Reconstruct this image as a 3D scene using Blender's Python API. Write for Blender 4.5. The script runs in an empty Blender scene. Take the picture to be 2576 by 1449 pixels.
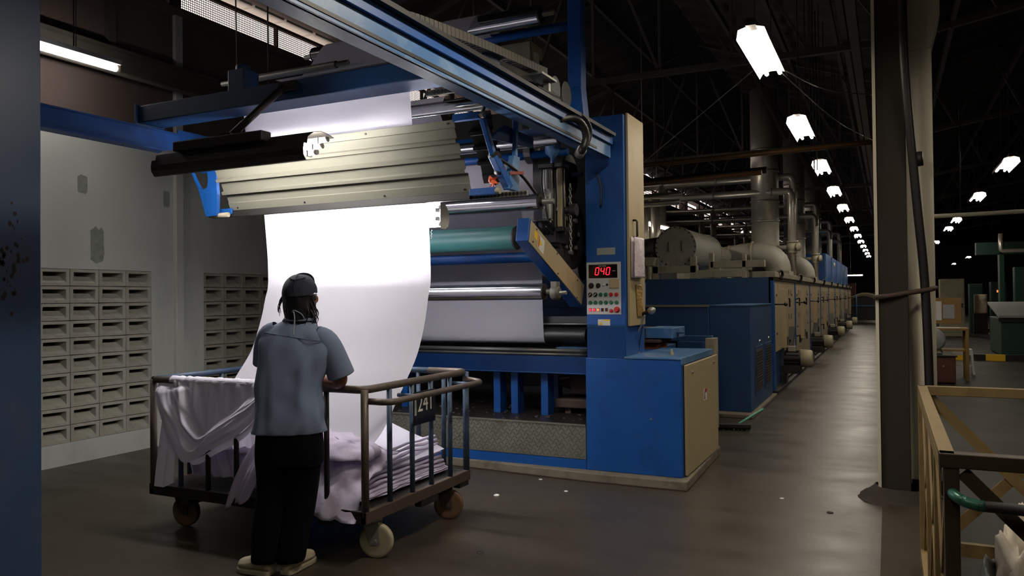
import bpy, math, random
from mathutils import Vector as V, Matrix as MX, noise
random.seed(7)
PI = math.pi
S = bpy.context.scene
COL = S.collection

# ------------------------------------------------------------------ camera
F = 1953.0                                   # focal length in pixels of a 2576 x 1449 frame
YAW, PITCH, ROLL = math.atan(947 / F), math.atan(25 / F), 0.0105
EYE = V((0, 0, 1.5))
FW = V((-math.sin(YAW) * math.cos(PITCH), math.cos(YAW) * math.cos(PITCH), math.sin(PITCH)))
_r = FW.cross(V((0, 0, 1))).normalized(); _u = _r.cross(FW)
RT = _r * math.cos(ROLL) - _u * math.sin(ROLL); UP = RT.cross(FW)
cd = bpy.data.cameras.new('camera'); cam = bpy.data.objects.new('camera', cd); COL.objects.link(cam)
cd.sensor_width = 36; cd.lens = 36 * F / 2576; cd.clip_start = .05; cd.clip_end = 200
cam.matrix_world = MX(((RT.x, UP.x, -FW.x, 0), (RT.y, UP.y, -FW.y, 0), (RT.z, UP.z, -FW.z, 1.5), (0, 0, 0, 1)))
S.camera = cam

def at(u, v, X=None, Y=None, Z=None):
    """the point where the sight line through pixel (u, v) meets a plane of the building"""
    d = FW * F + RT * (u - 1288) - UP * (v - 724.5)
    t = (Z - 1.5) / d.z if Z is not None else X / d.x if X is not None else Y / d.y
    return EYE + d * t

# ------------------------------------------------------------------ world, exposure
w = bpy.data.worlds.new('world'); S.world = w; w.use_nodes = True
w.node_tree.nodes['Background'].inputs[0].default_value = (1.0, .86, .80, 1)
w.node_tree.nodes['Background'].inputs[1].default_value = 1.7
S.view_settings.view_transform = 'Standard'; S.view_settings.look = 'None'
S.view_settings.gamma = 1; S.view_settings.use_curve_mapping = False
S.view_settings.exposure = 0.0
S.cycles.use_denoising = True
S.cycles.max_bounces = 8; S.cycles.diffuse_bounces = 4; S.cycles.glossy_bounces = 4
S.cycles.sample_clamp_indirect = 3.0
P_AISLE = 7.0
P_FILL = 9.0
P_HALL = 2.5
E_TUBE = 42.0        # radiance of the lit tubes: gangway, wall, front lamp, rear lamp
E_WALL, E_FRONT, E_REAR = 34.0, 80.0, 150.0

def area(name, loc, to, sx, sy, watt, col=(1, .97, .9), parent=None):
    l = bpy.data.lights.new(name, 'AREA'); l.shape = 'RECTANGLE'; l.size = sx; l.size_y = sy
    l.energy = watt; l.color = col
    o = bpy.data.objects.new(name, l); COL.objects.link(o)
    o.location = loc
    z = -(V(to) - V(loc)).normalized(); x = V((1, 0, 0)) if sx >= sy else V((0, 1, 0))
    x = (x - z * x.dot(z)).normalized() if sx >= sy else None
    if x is None:
        y = V((0, 1, 0)); y = (y - z * y.dot(z)).normalized(); x = y.cross(z)
    y = z.cross(x)
    o.matrix_world = MX(((x.x, y.x, z.x, loc[0]), (x.y, y.y, z.y, loc[1]), (x.z, y.z, z.z, loc[2]), (0, 0, 0, 1)))
    return o
# the room's working lamps and an added fill (the lamps' fixtures are built further down)
area('light_fill', (-4.6, -1.2, 3.5), (-4.6, -1.2, 0), .25, 1.2, P_FILL, (1, .95, .88))     # added fill light behind the viewer, without a fixture
AISLE_Y = [6.52 + 3.13 * k for k in range(13)]
for _k, _y in enumerate([-2.9, .25, 3.4] + AISLE_Y[:9]):
    if _k > 0: area('light_aisle', (-.88, _y, 3.40), (-.88, _y, 0), .2, 1.2, (34.0 if _k == 2 else 4.0 if _k == 1 else P_AISLE), (1, .93, .80))
HALL = [(1.62, 13.8), (1.62, 18.1), (1.62, 23.6), (1.62, 26.6), (1.62, 33.3), (3.85, 42.5), (3.85, 48.1), (3.85, 58.4)]
for _x, _y, _p in ((1.62, -.2, 9), (1.62, 4.5, 15), (1.62, 9.1, 20)):          # the hall row's nearer lamps, outside the view
    area('light_hall', (_x, _y, 3.40), (_x, _y, 0), .2, 1.2, _p, (1, .93, .8))
for _x, _y in HALL[:5]:
    area('light_hall', (_x, _y, 3.40), (_x, _y, 0), .2, 1.2, P_HALL, (1, .93, .8))

# ------------------------------------------------------------------ mesh helpers
WORLD = {}
class G:
    def __init__(s): s.v = []; s.f = []; s.s = []
    def add(s, vs, fs, sm=False):
        n = len(s.v); s.v += [V(p) for p in vs]
        s.f += [tuple(n + i for i in f) for f in fs]; s.s += [sm] * len(fs); return s
    def box(s, x0, x1, y0, y1, z0, z1):
        return s.add([(x, y, z) for z in (z0, z1) for y in (y0, y1) for x in (x0, x1)],
                     [(0, 2, 3, 1), (4, 5, 7, 6), (0, 1, 5, 4), (2, 6, 7, 3), (0, 4, 6, 2), (1, 3, 7, 5)])
    def bar(s, p0, p1, w, h=None, up=(0, 0, 1)):
        p0 = V(p0); p1 = V(p1); h = h or w; d = (p1 - p0).normalized(); up = V(up)
        if abs(d.dot(up)) > .98: up = V((0, 1, 0)) if abs(d.y) < .9 else V((1, 0, 0))
        a = d.cross(up).normalized() * w / 2; b = a.cross(d).normalized() * h / 2
        return s.add([p + i * a + j * b for p in (p0, p1) for j in (-1, 1) for i in (-1, 1)],
                     [(0, 1, 3, 2), (4, 6, 7, 5), (0, 4, 5, 1), (2, 3, 7, 6), (0, 2, 6, 4), (1, 5, 7, 3)])
    def tube(s, path, r, seg=10, cap=True, closed=False):
        P = [V(p) for p in path]; n = len(P); R = r if isinstance(r, (list, tuple)) else [r] * n
        prev = None; rings = []
        for i in range(n):
            if closed: d = P[(i + 1) % n] - P[i - 1]
            else: d = P[min(i + 1, n - 1)] - P[max(i - 1, 0)]
            d = d.normalized() if d.length > 1e-9 else V((0, 0, 1))
            if prev is None:
                up = V((0, 0, 1)) if abs(d.z) < .9 else V((0, 1, 0)); a = d.cross(up).normalized()
            else:
                a = (prev - d * prev.dot(d)).normalized()
            prev = a; b = d.cross(a)
            rings.append([P[i] + (a * math.cos(2 * PI * k / seg) + b * math.sin(2 * PI * k / seg)) * R[i] for k in range(seg)])
        base = len(s.v); vs = [p for ri in rings for p in ri]; fs = []
        for i in range(n if closed else n - 1):
            j = (i + 1) % n
            for k in range(seg):
                l = (k + 1) % seg; fs.append((i * seg + k, i * seg + l, j * seg + l, j * seg + k))
        s.add(vs, fs, True)
        if cap and not closed:
            s.f.append(tuple(base + k for k in reversed(range(seg)))); s.s.append(False)
            s.f.append(tuple(base + (n - 1) * seg + k for k in range(seg))); s.s.append(False)
        return s
    def cyl(s, p0, p1, r, seg=20, r1=None): return s.tube([p0, p1], [r, r if r1 is None else r1], seg)
    def lathe(s, p0, ax, prof, seg=20):
        """prof: (distance along ax, radius) pairs; hard creases by repeating a pair"""
        p0 = V(p0); ax = V(ax).normalized(); up = V((0, 0, 1)) if abs(ax.z) < .9 else V((0, 1, 0))
        a = ax.cross(up).normalized(); b = ax.cross(a)
        vs = [p0 + ax * t + (a * math.cos(2 * PI * k / seg) + b * math.sin(2 * PI * k / seg)) * max(r, 1e-4) for t, r in prof for k in range(seg)]
        base = len(s.v); s.v += vs
        for i in range(len(prof) - 1):
            if prof[i] == prof[i + 1]: continue
            for k in range(seg):
                l = (k + 1) % seg
                s.f.append((base + i * seg + k, base + i * seg + l, base + (i + 1) * seg + l, base + (i + 1) * seg + k)); s.s.append(True)
        return s
    def prism(s, poly, off):
        P = [V(p) for p in poly]; n = len(P); o = V(off)
        return s.add(P + [p + o for p in P], [tuple(range(n))[::-1], tuple(range(n, 2 * n))] + [(i, (i + 1) % n, n + (i + 1) % n, n + i) for i in range(n)])
    def sheet(s, fn, nu, nv, sm=True):
        vs = [fn(i / nu, j / nv) for j in range(nv + 1) for i in range(nu + 1)]
        m = nu + 1
        return s.add(vs, [(j * m + i, j * m + i + 1, (j + 1) * m + i + 1, (j + 1) * m + i) for j in range(nv) for i in range(nu)], sm)
    def loft(s, rings, cap=False, sm=True):
        n = len(rings[0]); vs = [p for r in rings for p in r]; base = len(s.v)
        s.add(vs, [(i * n + k, i * n + (k + 1) % n, (i + 1) * n + (k + 1) % n, (i + 1) * n + k) for i in range(len(rings) - 1) for k in range(n)], sm)
        if cap:
            s.f.append(tuple(base + k for k in reversed(range(n)))); s.s.append(sm)
            s.f.append(tuple(base + (len(rings) - 1) * n + k for k in range(n))); s.s.append(sm)
        return s

def build(name, g, mat, parent=None, label=None, bev=0, thick=0, sub=0, cat=None, group=None, kind=None, origin=None):
    if parent is not None: o0 = WORLD[parent.name]
    else:
        xs = [p.x for p in g.v]; ys = [p.y for p in g.v]; zs = [p.z for p in g.v]
        o0 = V(origin) if origin else V(((min(xs) + max(xs)) / 2, (min(ys) + max(ys)) / 2, min(zs)))
    m = bpy.data.meshes.new(name)
    m.from_pydata([tuple(p - o0) for p in g.v], [], g.f)
    m.polygons.foreach_set('use_smooth', g.s); m.update()
    o = bpy.data.objects.new(name, m); COL.objects.link(o)
    if mat: m.materials.append(mat)
    WORLD[o.name] = o0.copy()
    if parent is not None: o.parent = parent
    else: o.location = o0
    if bev:
        b = o.modifiers.new('bevel', 'BEVEL'); b.width = bev; b.segments = 2; b.limit_method = 'ANGLE'; b.angle_limit = .7
    if thick:
        b = o.modifiers.new('solid', 'SOLIDIFY'); b.thickness = thick; b.offset = 0
    if sub:
        b = o.modifiers.new('subsurf', 'SUBSURF'); b.levels = sub; b.render_levels = sub
    if label: o['label'] = label
    if cat: o['category'] = cat
    if group: o['group'] = group
    if kind: o['kind'] = kind
    return o

def thing(name, label, cat, loc, group=None, kind=None):
    o = bpy.data.objects.new(name, None); COL.objects.link(o); o.empty_display_size = .1
    o.location = loc; WORLD[o.name] = V(loc)
    if label: o['label'] = label
    if cat: o['category'] = cat
    if group: o['group'] = group
    if kind: o['kind'] = kind
    return o

def dup(root, loc, label=None, rotz=None):
    r = root.copy(); COL.objects.link(r); r.location = loc
    if label: r['label'] = label
    if rotz is not None: r.rotation_euler = (0, 0, rotz)
    for ch in root.children:
        c = ch.copy(); COL.objects.link(c); c.parent = r
        for gc in ch.children:
            d = gc.copy(); COL.objects.link(d); d.parent = c
    return r

def text(name, body, size, loc, mat, parent, rot=(PI / 2, 0, 0), depth=.0008, sx=1):
    c = bpy.data.curves.new(name, 'FONT'); c.body = body; c.size = size; c.align_x = 'CENTER'; c.align_y = 'CENTER'; c.extrude = depth
    c.materials.append(mat)
    o = bpy.data.objects.new(name, c); COL.objects.link(o); o.parent = parent
    dg = bpy.context.evaluated_depsgraph_get(); m = bpy.data.meshes.new_from_object(o.evaluated_get(dg)); bpy.data.objects.remove(o)
    n = bpy.data.objects.new(name, m); COL.objects.link(n); n.parent = parent
    n.location = V(loc) - WORLD[parent.name]; n.rotation_euler = rot; n.scale = (sx, 1, 1)
    return n

def spline(pts, n):
    """Catmull-Rom through pts, n samples in all, evenly along the length"""
    P = [V(p) for p in pts]; P = [P[0] * 2 - P[1]] + P + [P[-1] * 2 - P[-2]]; out = []
    for i in range(1, len(P) - 2):
        for k in range(24):
            t = k / 24
            out.append(.5 * ((2 * P[i]) + (P[i + 1] - P[i - 1]) * t + (2 * P[i - 1] - 5 * P[i] + 4 * P[i + 1] - P[i + 2]) * t * t + (3 * P[i] - P[i - 1] - 3 * P[i + 1] + P[i + 2]) * t ** 3))
    out.append(P[-2])
    L = [0]
    for a, b in zip(out, out[1:]): L.append(L[-1] + (b - a).length)
    res = []; j = 0
    for k in range(n):
        s = L[-1] * k / (n - 1)
        while j < len(L) - 2 and L[j + 1] < s: j += 1
        t = (s - L[j]) / max(L[j + 1] - L[j], 1e-9); res.append(out[j].lerp(out[j + 1], min(max(t, 0), 1)))
    return res

# ------------------------------------------------------------------ materials
def hexc(h):
    c = [int(h[i:i + 2], 16) / 255 for i in (0, 2, 4)]
    return tuple((x / 12.92 if x <= .04045 else ((x + .055) / 1.055) ** 2.4) for x in c) + (1,)
def mat(name, col, rough=.5, metal=0, var=.2, scale=3, bump=0, bscale=60, dirt=0, dcol='2a241c', dscale=2, spec=.5, stretch=(1, 1, 1), rvar=.12):
    m = bpy.data.materials.new(name); m.use_nodes = True; t = m.node_tree; N = t.nodes; L = t.links
    b = N['Principled BSDF']; c = hexc(col)
    tc = N.new('ShaderNodeTexCoord'); mp = N.new('ShaderNodeMapping'); mp.inputs['Scale'].default_value = stretch
    L.new(tc.outputs['Object'], mp.inputs[0])
    n1 = N.new('ShaderNodeTexNoise'); n1.inputs['Scale'].default_value = scale; n1.inputs['Detail'].default_value = 7; n1.inputs['Roughness'].default_value = .62
    L.new(mp.outputs[0], n1.inputs['Vector'])
    mx = N.new('ShaderNodeMix'); mx.data_type = 'RGBA'
    mx.inputs[6].default_value = tuple(x * (1 - var) for x in c[:3]) + (1,); mx.inputs[7].default_value = tuple(min(1, x * (1 + var)) for x in c[:3]) + (1,)
    L.new(n1.outputs[0], mx.inputs[0]); out = mx.outputs[2]
    if dirt:
        n2 = N.new('ShaderNodeTexNoise'); n2.inputs['Scale'].default_value = dscale; n2.inputs['Detail'].default_value = 9; n2.inputs['Roughness'].default_value = .7
        L.new(mp.outputs[0], n2.inputs['Vector'])
        rp = N.new('ShaderNodeValToRGB'); rp.color_ramp.elements[0].position = .5; rp.color_ramp.elements[1].position = .72
        rp.color_ramp.elements[0].color = (0, 0, 0, 1); rp.color_ramp.elements[1].color = (dirt, dirt, dirt, 1)
        L.new(n2.outputs[0], rp.inputs[0])
        m2 = N.new('ShaderNodeMix'); m2.data_type = 'RGBA'; m2.inputs[7].default_value = hexc(dcol)
        L.new(rp.outputs[0], m2.inputs[0]); L.new(out, m2.inputs[6]); out = m2.outputs[2]
    L.new(out, b.inputs['Base Color'])
    mr = N.new('ShaderNodeMapRange'); mr.inputs['To Min'].default_value = max(.03, rough - rvar); mr.inputs['To Max'].default_value = min(1, rough + rvar)
    L.new(n1.outputs[0], mr.inputs[0]); L.new(mr.outputs[0], b.inputs['Roughness'])
    b.inputs['Metallic'].default_value = metal; b.inputs['Specular IOR Level'].default_value = spec
    if bump:
        n3 = N.new('ShaderNodeTexNoise'); n3.inputs['Scale'].default_value = bscale; n3.inputs['Detail'].default_value = 5
        L.new(mp.outputs[0], n3.inputs['Vector'])
        bp = N.new('ShaderNodeBump'); bp.inputs['Strength'].default_value = bump; bp.inputs['Distance'].default_value = .01
        L.new(n3.outputs[0], bp.inputs['Height']); L.new(bp.outputs[0], b.inputs['Normal'])
    return m
def emit(name, col, strength):
    m = bpy.data.materials.new(name); m.use_nodes = True; t = m.node_tree; t.nodes.clear()
    e = t.nodes.new('ShaderNodeEmission'); e.inputs[0].default_value = hexc(col); e.inputs[1].default_value = strength
    o = t.nodes.new('ShaderNodeOutputMaterial'); t.links.new(e.outputs[0], o.inputs[0]); return m
def cloth(name, col, trans=.4, bump=.0, bscale=20):
    m = bpy.data.materials.new(name); m.use_nodes = True; t = m.node_tree; N = t.nodes; L = t.links; N.clear()
    o = N.new('ShaderNodeOutputMaterial'); d = N.new('ShaderNodeBsdfDiffuse'); tr = N.new('ShaderNodeBsdfTranslucent'); mx = N.new('ShaderNodeMixShader')
    tc = N.new('ShaderNodeTexCoord'); n = N.new('ShaderNodeTexNoise'); n.inputs['Scale'].default_value = 2; n.inputs['Detail'].default_value = 6
    L.new(tc.outputs['Object'], n.inputs['Vector'])
    c = hexc(col); m2 = N.new('ShaderNodeMix'); m2.data_type = 'RGBA'; m2.inputs[6].default_value = tuple(x * .96 for x in c[:3]) + (1,); m2.inputs[7].default_value = c
    L.new(n.outputs[0], m2.inputs[0]); L.new(m2.outputs[2], d.inputs[0]); L.new(m2.outputs[2], tr.inputs[0])
    mx.inputs[0].default_value = trans; L.new(d.outputs[0], mx.inputs[1]); L.new(tr.outputs[0], mx.inputs[2]); L.new(mx.outputs[0], o.inputs[0])
    if bump:
        n3 = N.new('ShaderNodeTexNoise'); n3.inputs['Scale'].default_value = bscale; n3.inputs['Detail'].default_value = 4
        L.new(tc.outputs['Object'], n3.inputs['Vector'])
        bp = N.new('ShaderNodeBump'); bp.inputs['Strength'].default_value = bump; bp.inputs['Distance'].default_value = .02
        L.new(n3.outputs[0], bp.inputs['Height']); L.new(bp.outputs[0], d.inputs['Normal'])
    return m
BLUE = mat('blue_paint', '114789', .42, var=.12, dirt=.35, dcol='0e1c2c', dscale=5, spec=.4)
BLUE_W = mat('blue_paint_worn', '3a6694', .40, var=.25, scale=5, dirt=.6, dcol='8a97a0', dscale=5)
BLUE_SHADE = mat('blue_paint_shaded', '103a66', .5, var=.2, dirt=.4, dcol='10141a', dscale=4)  # the machine blue with shade mixed into its colour
CREAM = mat('cream_paint', 'a69672', .45, var=.1, dirt=.3, dcol='75664c', dscale=3)
CREAM_D = mat('cream_metal_dusty', '948d78', .6, var=.22, dirt=.6, dcol='4f4433', dscale=4)
ALU = mat('aluminium_sheet', '77766a', .40, .35, var=.08, dirt=.2, dcol='66634f', dscale=3, stretch=(.3, 4, 4))
CHROME = mat('chrome_roller', 'd2d2d4', .16, 1.0, var=.06, rvar=.05)
STEEL = mat('steel', '9c9c96', .34, .6, var=.2, dirt=.3, dscale=6)
DARK = mat('dark_iron', '1d1b19', .55, .3, var=.4, dirt=.4, dcol='0a0908')
BLACK = mat('black_plastic', '0d0d0d', .5, var=.3)
RUBBER = mat('black_rubber', '151515', .45, var=.2, dirt=.3, dcol='33302b')
GREENR = mat('green_rubber', '2c6160', .42, var=.08, dirt=.15, dcol='2c5a58', dscale=3)
RUST = mat('rusty_iron', '42332a', .75, .2, var=.4, dirt=.8, dcol='2b1b11', dscale=6)
RAILP = mat('worn_rail_paint', '34485f', .5, .2, var=.4, scale=14, dirt=.75, dcol='4a4136', dscale=18)
RAILW = mat('worn_bare_rail', '574d44', .48, .4, var=.4, scale=14, dirt=.8, dcol='2c2320', dscale=14)
FABRIC = cloth('white_fabric', 'e4e2ec', .45)
FABRIC_D = cloth('white_fabric_draped', 'e2deec', .18)
FABRIC_P = cloth('white_fabric_pile', 'd9d0e6', .30, .25, 26)
FABRIC_R = cloth('grey_rag', 'b9ae98', .2, .4, 20)
WHITE = mat('white_plastic', 'cfcfca', .45, var=.08)
GREYP = mat('grey_plate', '8d8f8e', .5, var=.1, dirt=.3, dcol='5d5c58')
YELLOW = mat('yellow_paint_worn', '74603a', .6, var=.25, dirt=.6, dcol='4c3a1c', dscale=9)
YELL = mat('yellow_label', 'e0b520', .5, var=.05)
RED = mat('red_plastic', 'b0201c', .4, var=.1)
GREENB = mat('green_button', '0f5a3a', .4, var=.1)
GREENM = mat('green_machine_paint', '0f3329', .5, var=.2, dirt=.5, dcol='0d2a20')
GREENPIPE = mat('green_pipe_paint', '2c5f4e', .35, .2, var=.3, dirt=.8, dcol='0c0f0d', dscale=4)
ORANGE = mat('orange_plastic', 'd2562a', .5, var=.1)
WOOD = mat('ochre_wood', '7c6030', .6, var=.2, stretch=(1, 1, 6), dirt=.3, dcol='5a4420')
WOODR = mat('red_brown_wood', '4b2113', .5, var=.3, stretch=(1, 1, 6))
PAPER = mat('paper', 'c9c9c4', .8, var=.04)
CONC = mat('plinth_concrete', '6b6252', .8, var=.3, scale=8, dirt=.7, dcol='3a3126', dscale=5, bump=.3)
PIPE = mat('insulation_jacket', 'c8c2b6', .32, .65, var=.12, dirt=.3, dcol='7a5a44', dscale=3)
DUCTM = mat('grey_duct_paint', '8f8c80', .6, var=.18, dirt=.55, dcol='53493c', dscale=3)
TREAD = mat('tread_plate', '77776b', .5, .35, var=.2, dirt=.55, dcol='4a4032', dscale=4)
TREADD = mat('tread_plate_oily', '2b2824', .45, .35, var=.4, dirt=.6, dcol='4a3424', dscale=6)
BROWNPIPE = mat('brown_pipe', '6a4a2a', .5, .2, var=.3, dirt=.5, dcol='3a1d14')
TUBE = emit('lit_tube', 'fff2de', E_TUBE)
TUBE_W = emit('lit_tube_wall', 'fff8f4', E_WALL)
TUBE_F = emit('lit_tube_front', 'fffaf6', E_FRONT)
TUBE_I = emit('lit_tube_added', 'fdf6ff', 30.0)
TUBE_R = emit('lit_tube_rear', 'fdfbff', E_REAR)
REFL = mat('white_reflector', 'e6e2d6', .5, var=.04)
LED = emit('red_led', 'ff2030', 3.0)
LEDO = emit('orange_led', 'ff6a3a', 2.5)
# ================================================================== THE SETTING
FLOORM = mat('concrete_floor', '39332a', .36, var=.28, scale=1.6, dirt=.5, dcol='2c261f', dscale=1.3, spec=.34, bump=.10, bscale=16, rvar=.2, stretch=(.8, 1.6, 1))
WALLP = mat('wall_grey_paint', 'b4b6ae', .75, var=.12, scale=1.2, dirt=.35, dcol='6d6c64', dscale=1.6, stretch=(1, 1, .35))
WALLB = mat('bare_plaster', '4a3e38', .9, var=.2, scale=1.5, dirt=.5, dcol='3c302b', dscale=2)
BLOCKM = mat('breeze_block', 'a09e90', .85, var=.16, scale=2.5, dirt=.6, dcol='6e5f48', dscale=2.2, bump=.35, bscale=45)
ROOFM = mat('roof_sheet_dark', '2e2924', .8, var=.3, dirt=.5, dcol='1a1614')
TRUSSM = mat('truss_steel', '4a463e', .6, .3, var=.3, dirt=.5, dcol='2b201a')

g = G(); g.box(-7.6, 14, -6, 75, -.2, 0)
build('floor', g, FLOORM, kind='structure', origin=(0, 10, 0))
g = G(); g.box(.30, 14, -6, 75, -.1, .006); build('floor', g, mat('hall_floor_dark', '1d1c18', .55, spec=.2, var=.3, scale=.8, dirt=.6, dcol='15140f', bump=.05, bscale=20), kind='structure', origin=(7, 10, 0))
# slab strip on the right of the gangway, a saw cut between
g = G(); g.box(-.062, .30, -2, 6.28, 0, .012)
build('trim_1', g, mat('dirty_slab', '332b20', .75, spec=.2, var=.3, dirt=.6, dcol='2a231b', dscale=3), kind='structure')

WX = -6.85
g = G()
z0, z1 = .205, 1.815
g.box(WX - .3, WX, -6, 75, 0, z0); g.box(WX - .3, WX, -6, 75, z1, 3.12)
for y0, y1 in ((-6, 4.115), (5.59, 6.27), (8.04, 75)): g.box(WX - .3, WX, y0, y1, z0, z1)
for y0, y1 in ((4.115, 5.59), (6.27, 8.04)): g.box(WX - .32, WX - .295, y0, y1, z0, z1)
g.box(WX, WX + .012, 5.6, 6.26, .0, .26)
wl = build('wall_left', g, WALLP, kind='structure', origin=(WX, 5, 0))
PATCH = mat('plaster_patch', '82847c', .9, var=.25, scale=14, dirt=.6, dcol='4c4d48', dscale=22)
for k, (yc, zc, wy, hz) in enumerate(((4.83, 2.62, .10, .17), (5.78, 2.58, .08, .17), (4.98, 2.05, .14, .33))):
    g = G(); n = 18; g.add([(WX + .0025, yc + wy * .5 * (1 + .18 * noise.noise(V((i * .9, k, 1)))) * max(-1, min(1, 1.3 * math.cos(2 * PI * i / n))), zc + hz * .5 * (1 + .18 * noise.noise(V((i * .9, k, 5)))) * max(-1, min(1, 1.3 * math.sin(2 * PI * i / n)))) for i in range(n)], [tuple(range(n))])
    build('plaster_patch', g, PATCH, wl)
# pilaster and its shadow joint
g = G(); g.box(WX, WX + .05, 5.865, 5.96, 0, 4.63); build('trim_2', g, WALLP, kind='structure', bev=.006)
# breeze blocks: each block a piece of the wall
bw, bh = .295, .161
def block_mesh():
    g = G(); W, H = bw / 2 - .003, bh / 2 - .003; iw, ih = .112, .050
    O = [(0, -W, -H), (0, W, -H), (0, W, H), (0, -W, H)]; B = [(-.29, y, z) for _, y, z in O]
    I = [(0, -iw, -ih), (0, iw, -ih), (0, iw, ih), (0, -iw, ih)]
    zb = -ih + .062
    T = [(-.085, -iw + .008, zb), (-.085, iw - .008, zb), (-.28, iw - .01, ih), (-.28, -iw + .01, ih), (-.28, -iw + .01, zb), (-.28, iw - .01, zb)]
    vs = O + B + I + T
    fs = [(0, 1, 9, 8), (1, 2, 10, 9), (2, 3, 11, 10), (3, 0, 8, 11), (0, 4, 5, 1), (1, 5, 6, 2), (2, 6, 7, 3), (3, 7, 4, 0),
          (8, 9, 13, 12), (10, 11, 15, 14), (9, 10, 14, 17, 13), (8, 12, 16, 15, 11), (12, 13, 17, 16), (16, 17, 14, 15)]
    g.add(vs, fs); return g
first = None
for ys, n in ((4.115, 5), (6.27, 6)):
    for c in range(n):
        for r in range(10):
            p = V((WX - .004 + random.uniform(-.004, .003), ys + bw * (c + .5), z0 + bh * (r + .5)))
            if first is None:
                gg = block_mesh(); first = build('breeze_block', gg, BLOCKM, wl); 
                # mesh data is centred on the block itself
                for vtx, q in zip(first.data.vertices, gg.v): vtx.co = q
                o = first
            else:
                o = first.copy(); COL.objects.link(o)
            o.location = p - WORLD[wl.name]; o.rotation_euler = (random.uniform(-.012, .012), 0, random.uniform(-.01, .01))

# upper, unpainted wall with the clerestory openings
g = G(); g.box(WX - .3, WX, -6, 75, 3.12, 4.63)
bays = [(5.98 + 2.95 * k - 5.9, 5.98 + 2.95 * k + 2.80 - 5.9) for k in range(16)]
prev = -6
for y0, y1 in bays: g.box(WX - .3, WX, prev, y0, 4.63, 5.2); prev = y1
g.box(WX - .3, WX, prev, 75, 4.63, 5.2)
g.box(WX - .3, WX, -6, 75, 5.2, 5.34)
wu = build('wall_left_upper', g, WALLB, kind='structure', origin=(WX, 5, 3.12))
g = G(); g.box(WX - .02, WX + .07, -6, 75, 4.56, 4.645); build('trim_3', g, WALLB, kind='structure')
# steel tie beam and pipe along the upper wall
g = G(); g.box(WX + .02, WX + .14, -6, 40, 3.95, 3.98); g.box(WX + .07, WX + .09, -6, 40, 3.78, 3.95); g.box(WX + .02, WX + .14, -6, 40, 3.75, 3.78)
g.tube([(WX + .22, -6, 3.70), (WX + .22, 40, 3.70)], .025, 8)
build('trim_4', g, TRUSSM, kind='structure')
g = G()
for y in (5.1, 8.0, 11): g.box(WX + .01, WX + .07, y - .04, y + .04, 3.98, 4.6)
build('trim_5', g, TRUSSM, kind='structure')

# clerestory grilles: frame, wire lattice
WIRE = mat('rusty_wire', '4a3428', .8, .2, var=.3)
for bi, (y0, y1) in enumerate(bays):
    if bi < 1 or bi > 12: continue
    wn = thing('window_%d' % bi, None, None, (WX - .1, (y0 + y1) / 2, 4.645), kind='structure')
    g = G(); zt = 4.95
    for a in (y0, y1 - .035): g.box(WX - .12, WX - .07, a, a + .035, 4.645, zt)
    g.box(WX - .12, WX - .07, y0, y1, zt, zt + .04); g.box(WX - .12, WX - .07, y0, y1, 4.645, 4.66)
    for k in range(1, 2): ym = y0 + (y1 - y0) * .55; g.box(WX - .12, WX - .07, ym, ym + .03, 4.645, zt)
    f = build('window_frame', g, WIRE, wn, kind='structure')
    g = G(); pitch = .026 if bi < 5 else .06; wd = .009 if bi < 5 else .02
    n = int((y1 - y0) / pitch); xm = WX - .095
    for k in range(n): y = y0 + pitch * k; g.add([(xm, y, 4.65), (xm, y + wd, 4.65), (xm, y + wd, zt), (xm, y, zt)], [(0, 1, 2, 3)])
    for k in range(int(.3 / pitch) + 1): z = 4.66 + pitch * k; g.add([(xm, y0, z), (xm, y1, z), (xm, y1, z + wd), (xm, y0, z + wd)], [(0, 1, 2, 3)])
    build('wire_lattice', g, WIRE, wn, kind='stuff')

# roof: corrugated sheets, gable over this bay and the next
def roof(name, xa, za, xb, zb, ya, yb):
    g = G(); n = 110; d = V((xb - xa, 0, zb - za)); nz = V((-(zb - za), 0, xb - xa)).normalized()
    if nz.z < 0: nz = -nz
    def fn(u, v):
        y = ya + (yb - ya) * u
        return V((xa, y, za)) + d * v + nz * (.03 * (1 if int(u * n * 4 + .5) % 4 in (0, 1) else -1))
    g.sheet(fn, n * 4, 1, sm=False); return build(name, g, ROOFM, kind='structure')
roof('ceiling', -7.12, 5.52, -3.35, 6.75, -6, 75)
roof('ceiling', .1, 5.45, -3.35, 6.75, -6, 75)
roof('ceiling', .1, 5.45, 5, 6.9, -6, 75)
roof('ceiling', 14, 5.2, 5, 6.9, -6, 75)
g = G(); g.box(-3.6, -3.1, -6, 75, 6.80, 6.84); g.box(4.75, 5.25, -6, 75, 6.95, 7.0); g.box(-.2, .4, -6, 75, 5.35, 5.5); build('trim_16', g, ROOFM, kind='structure')
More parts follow.
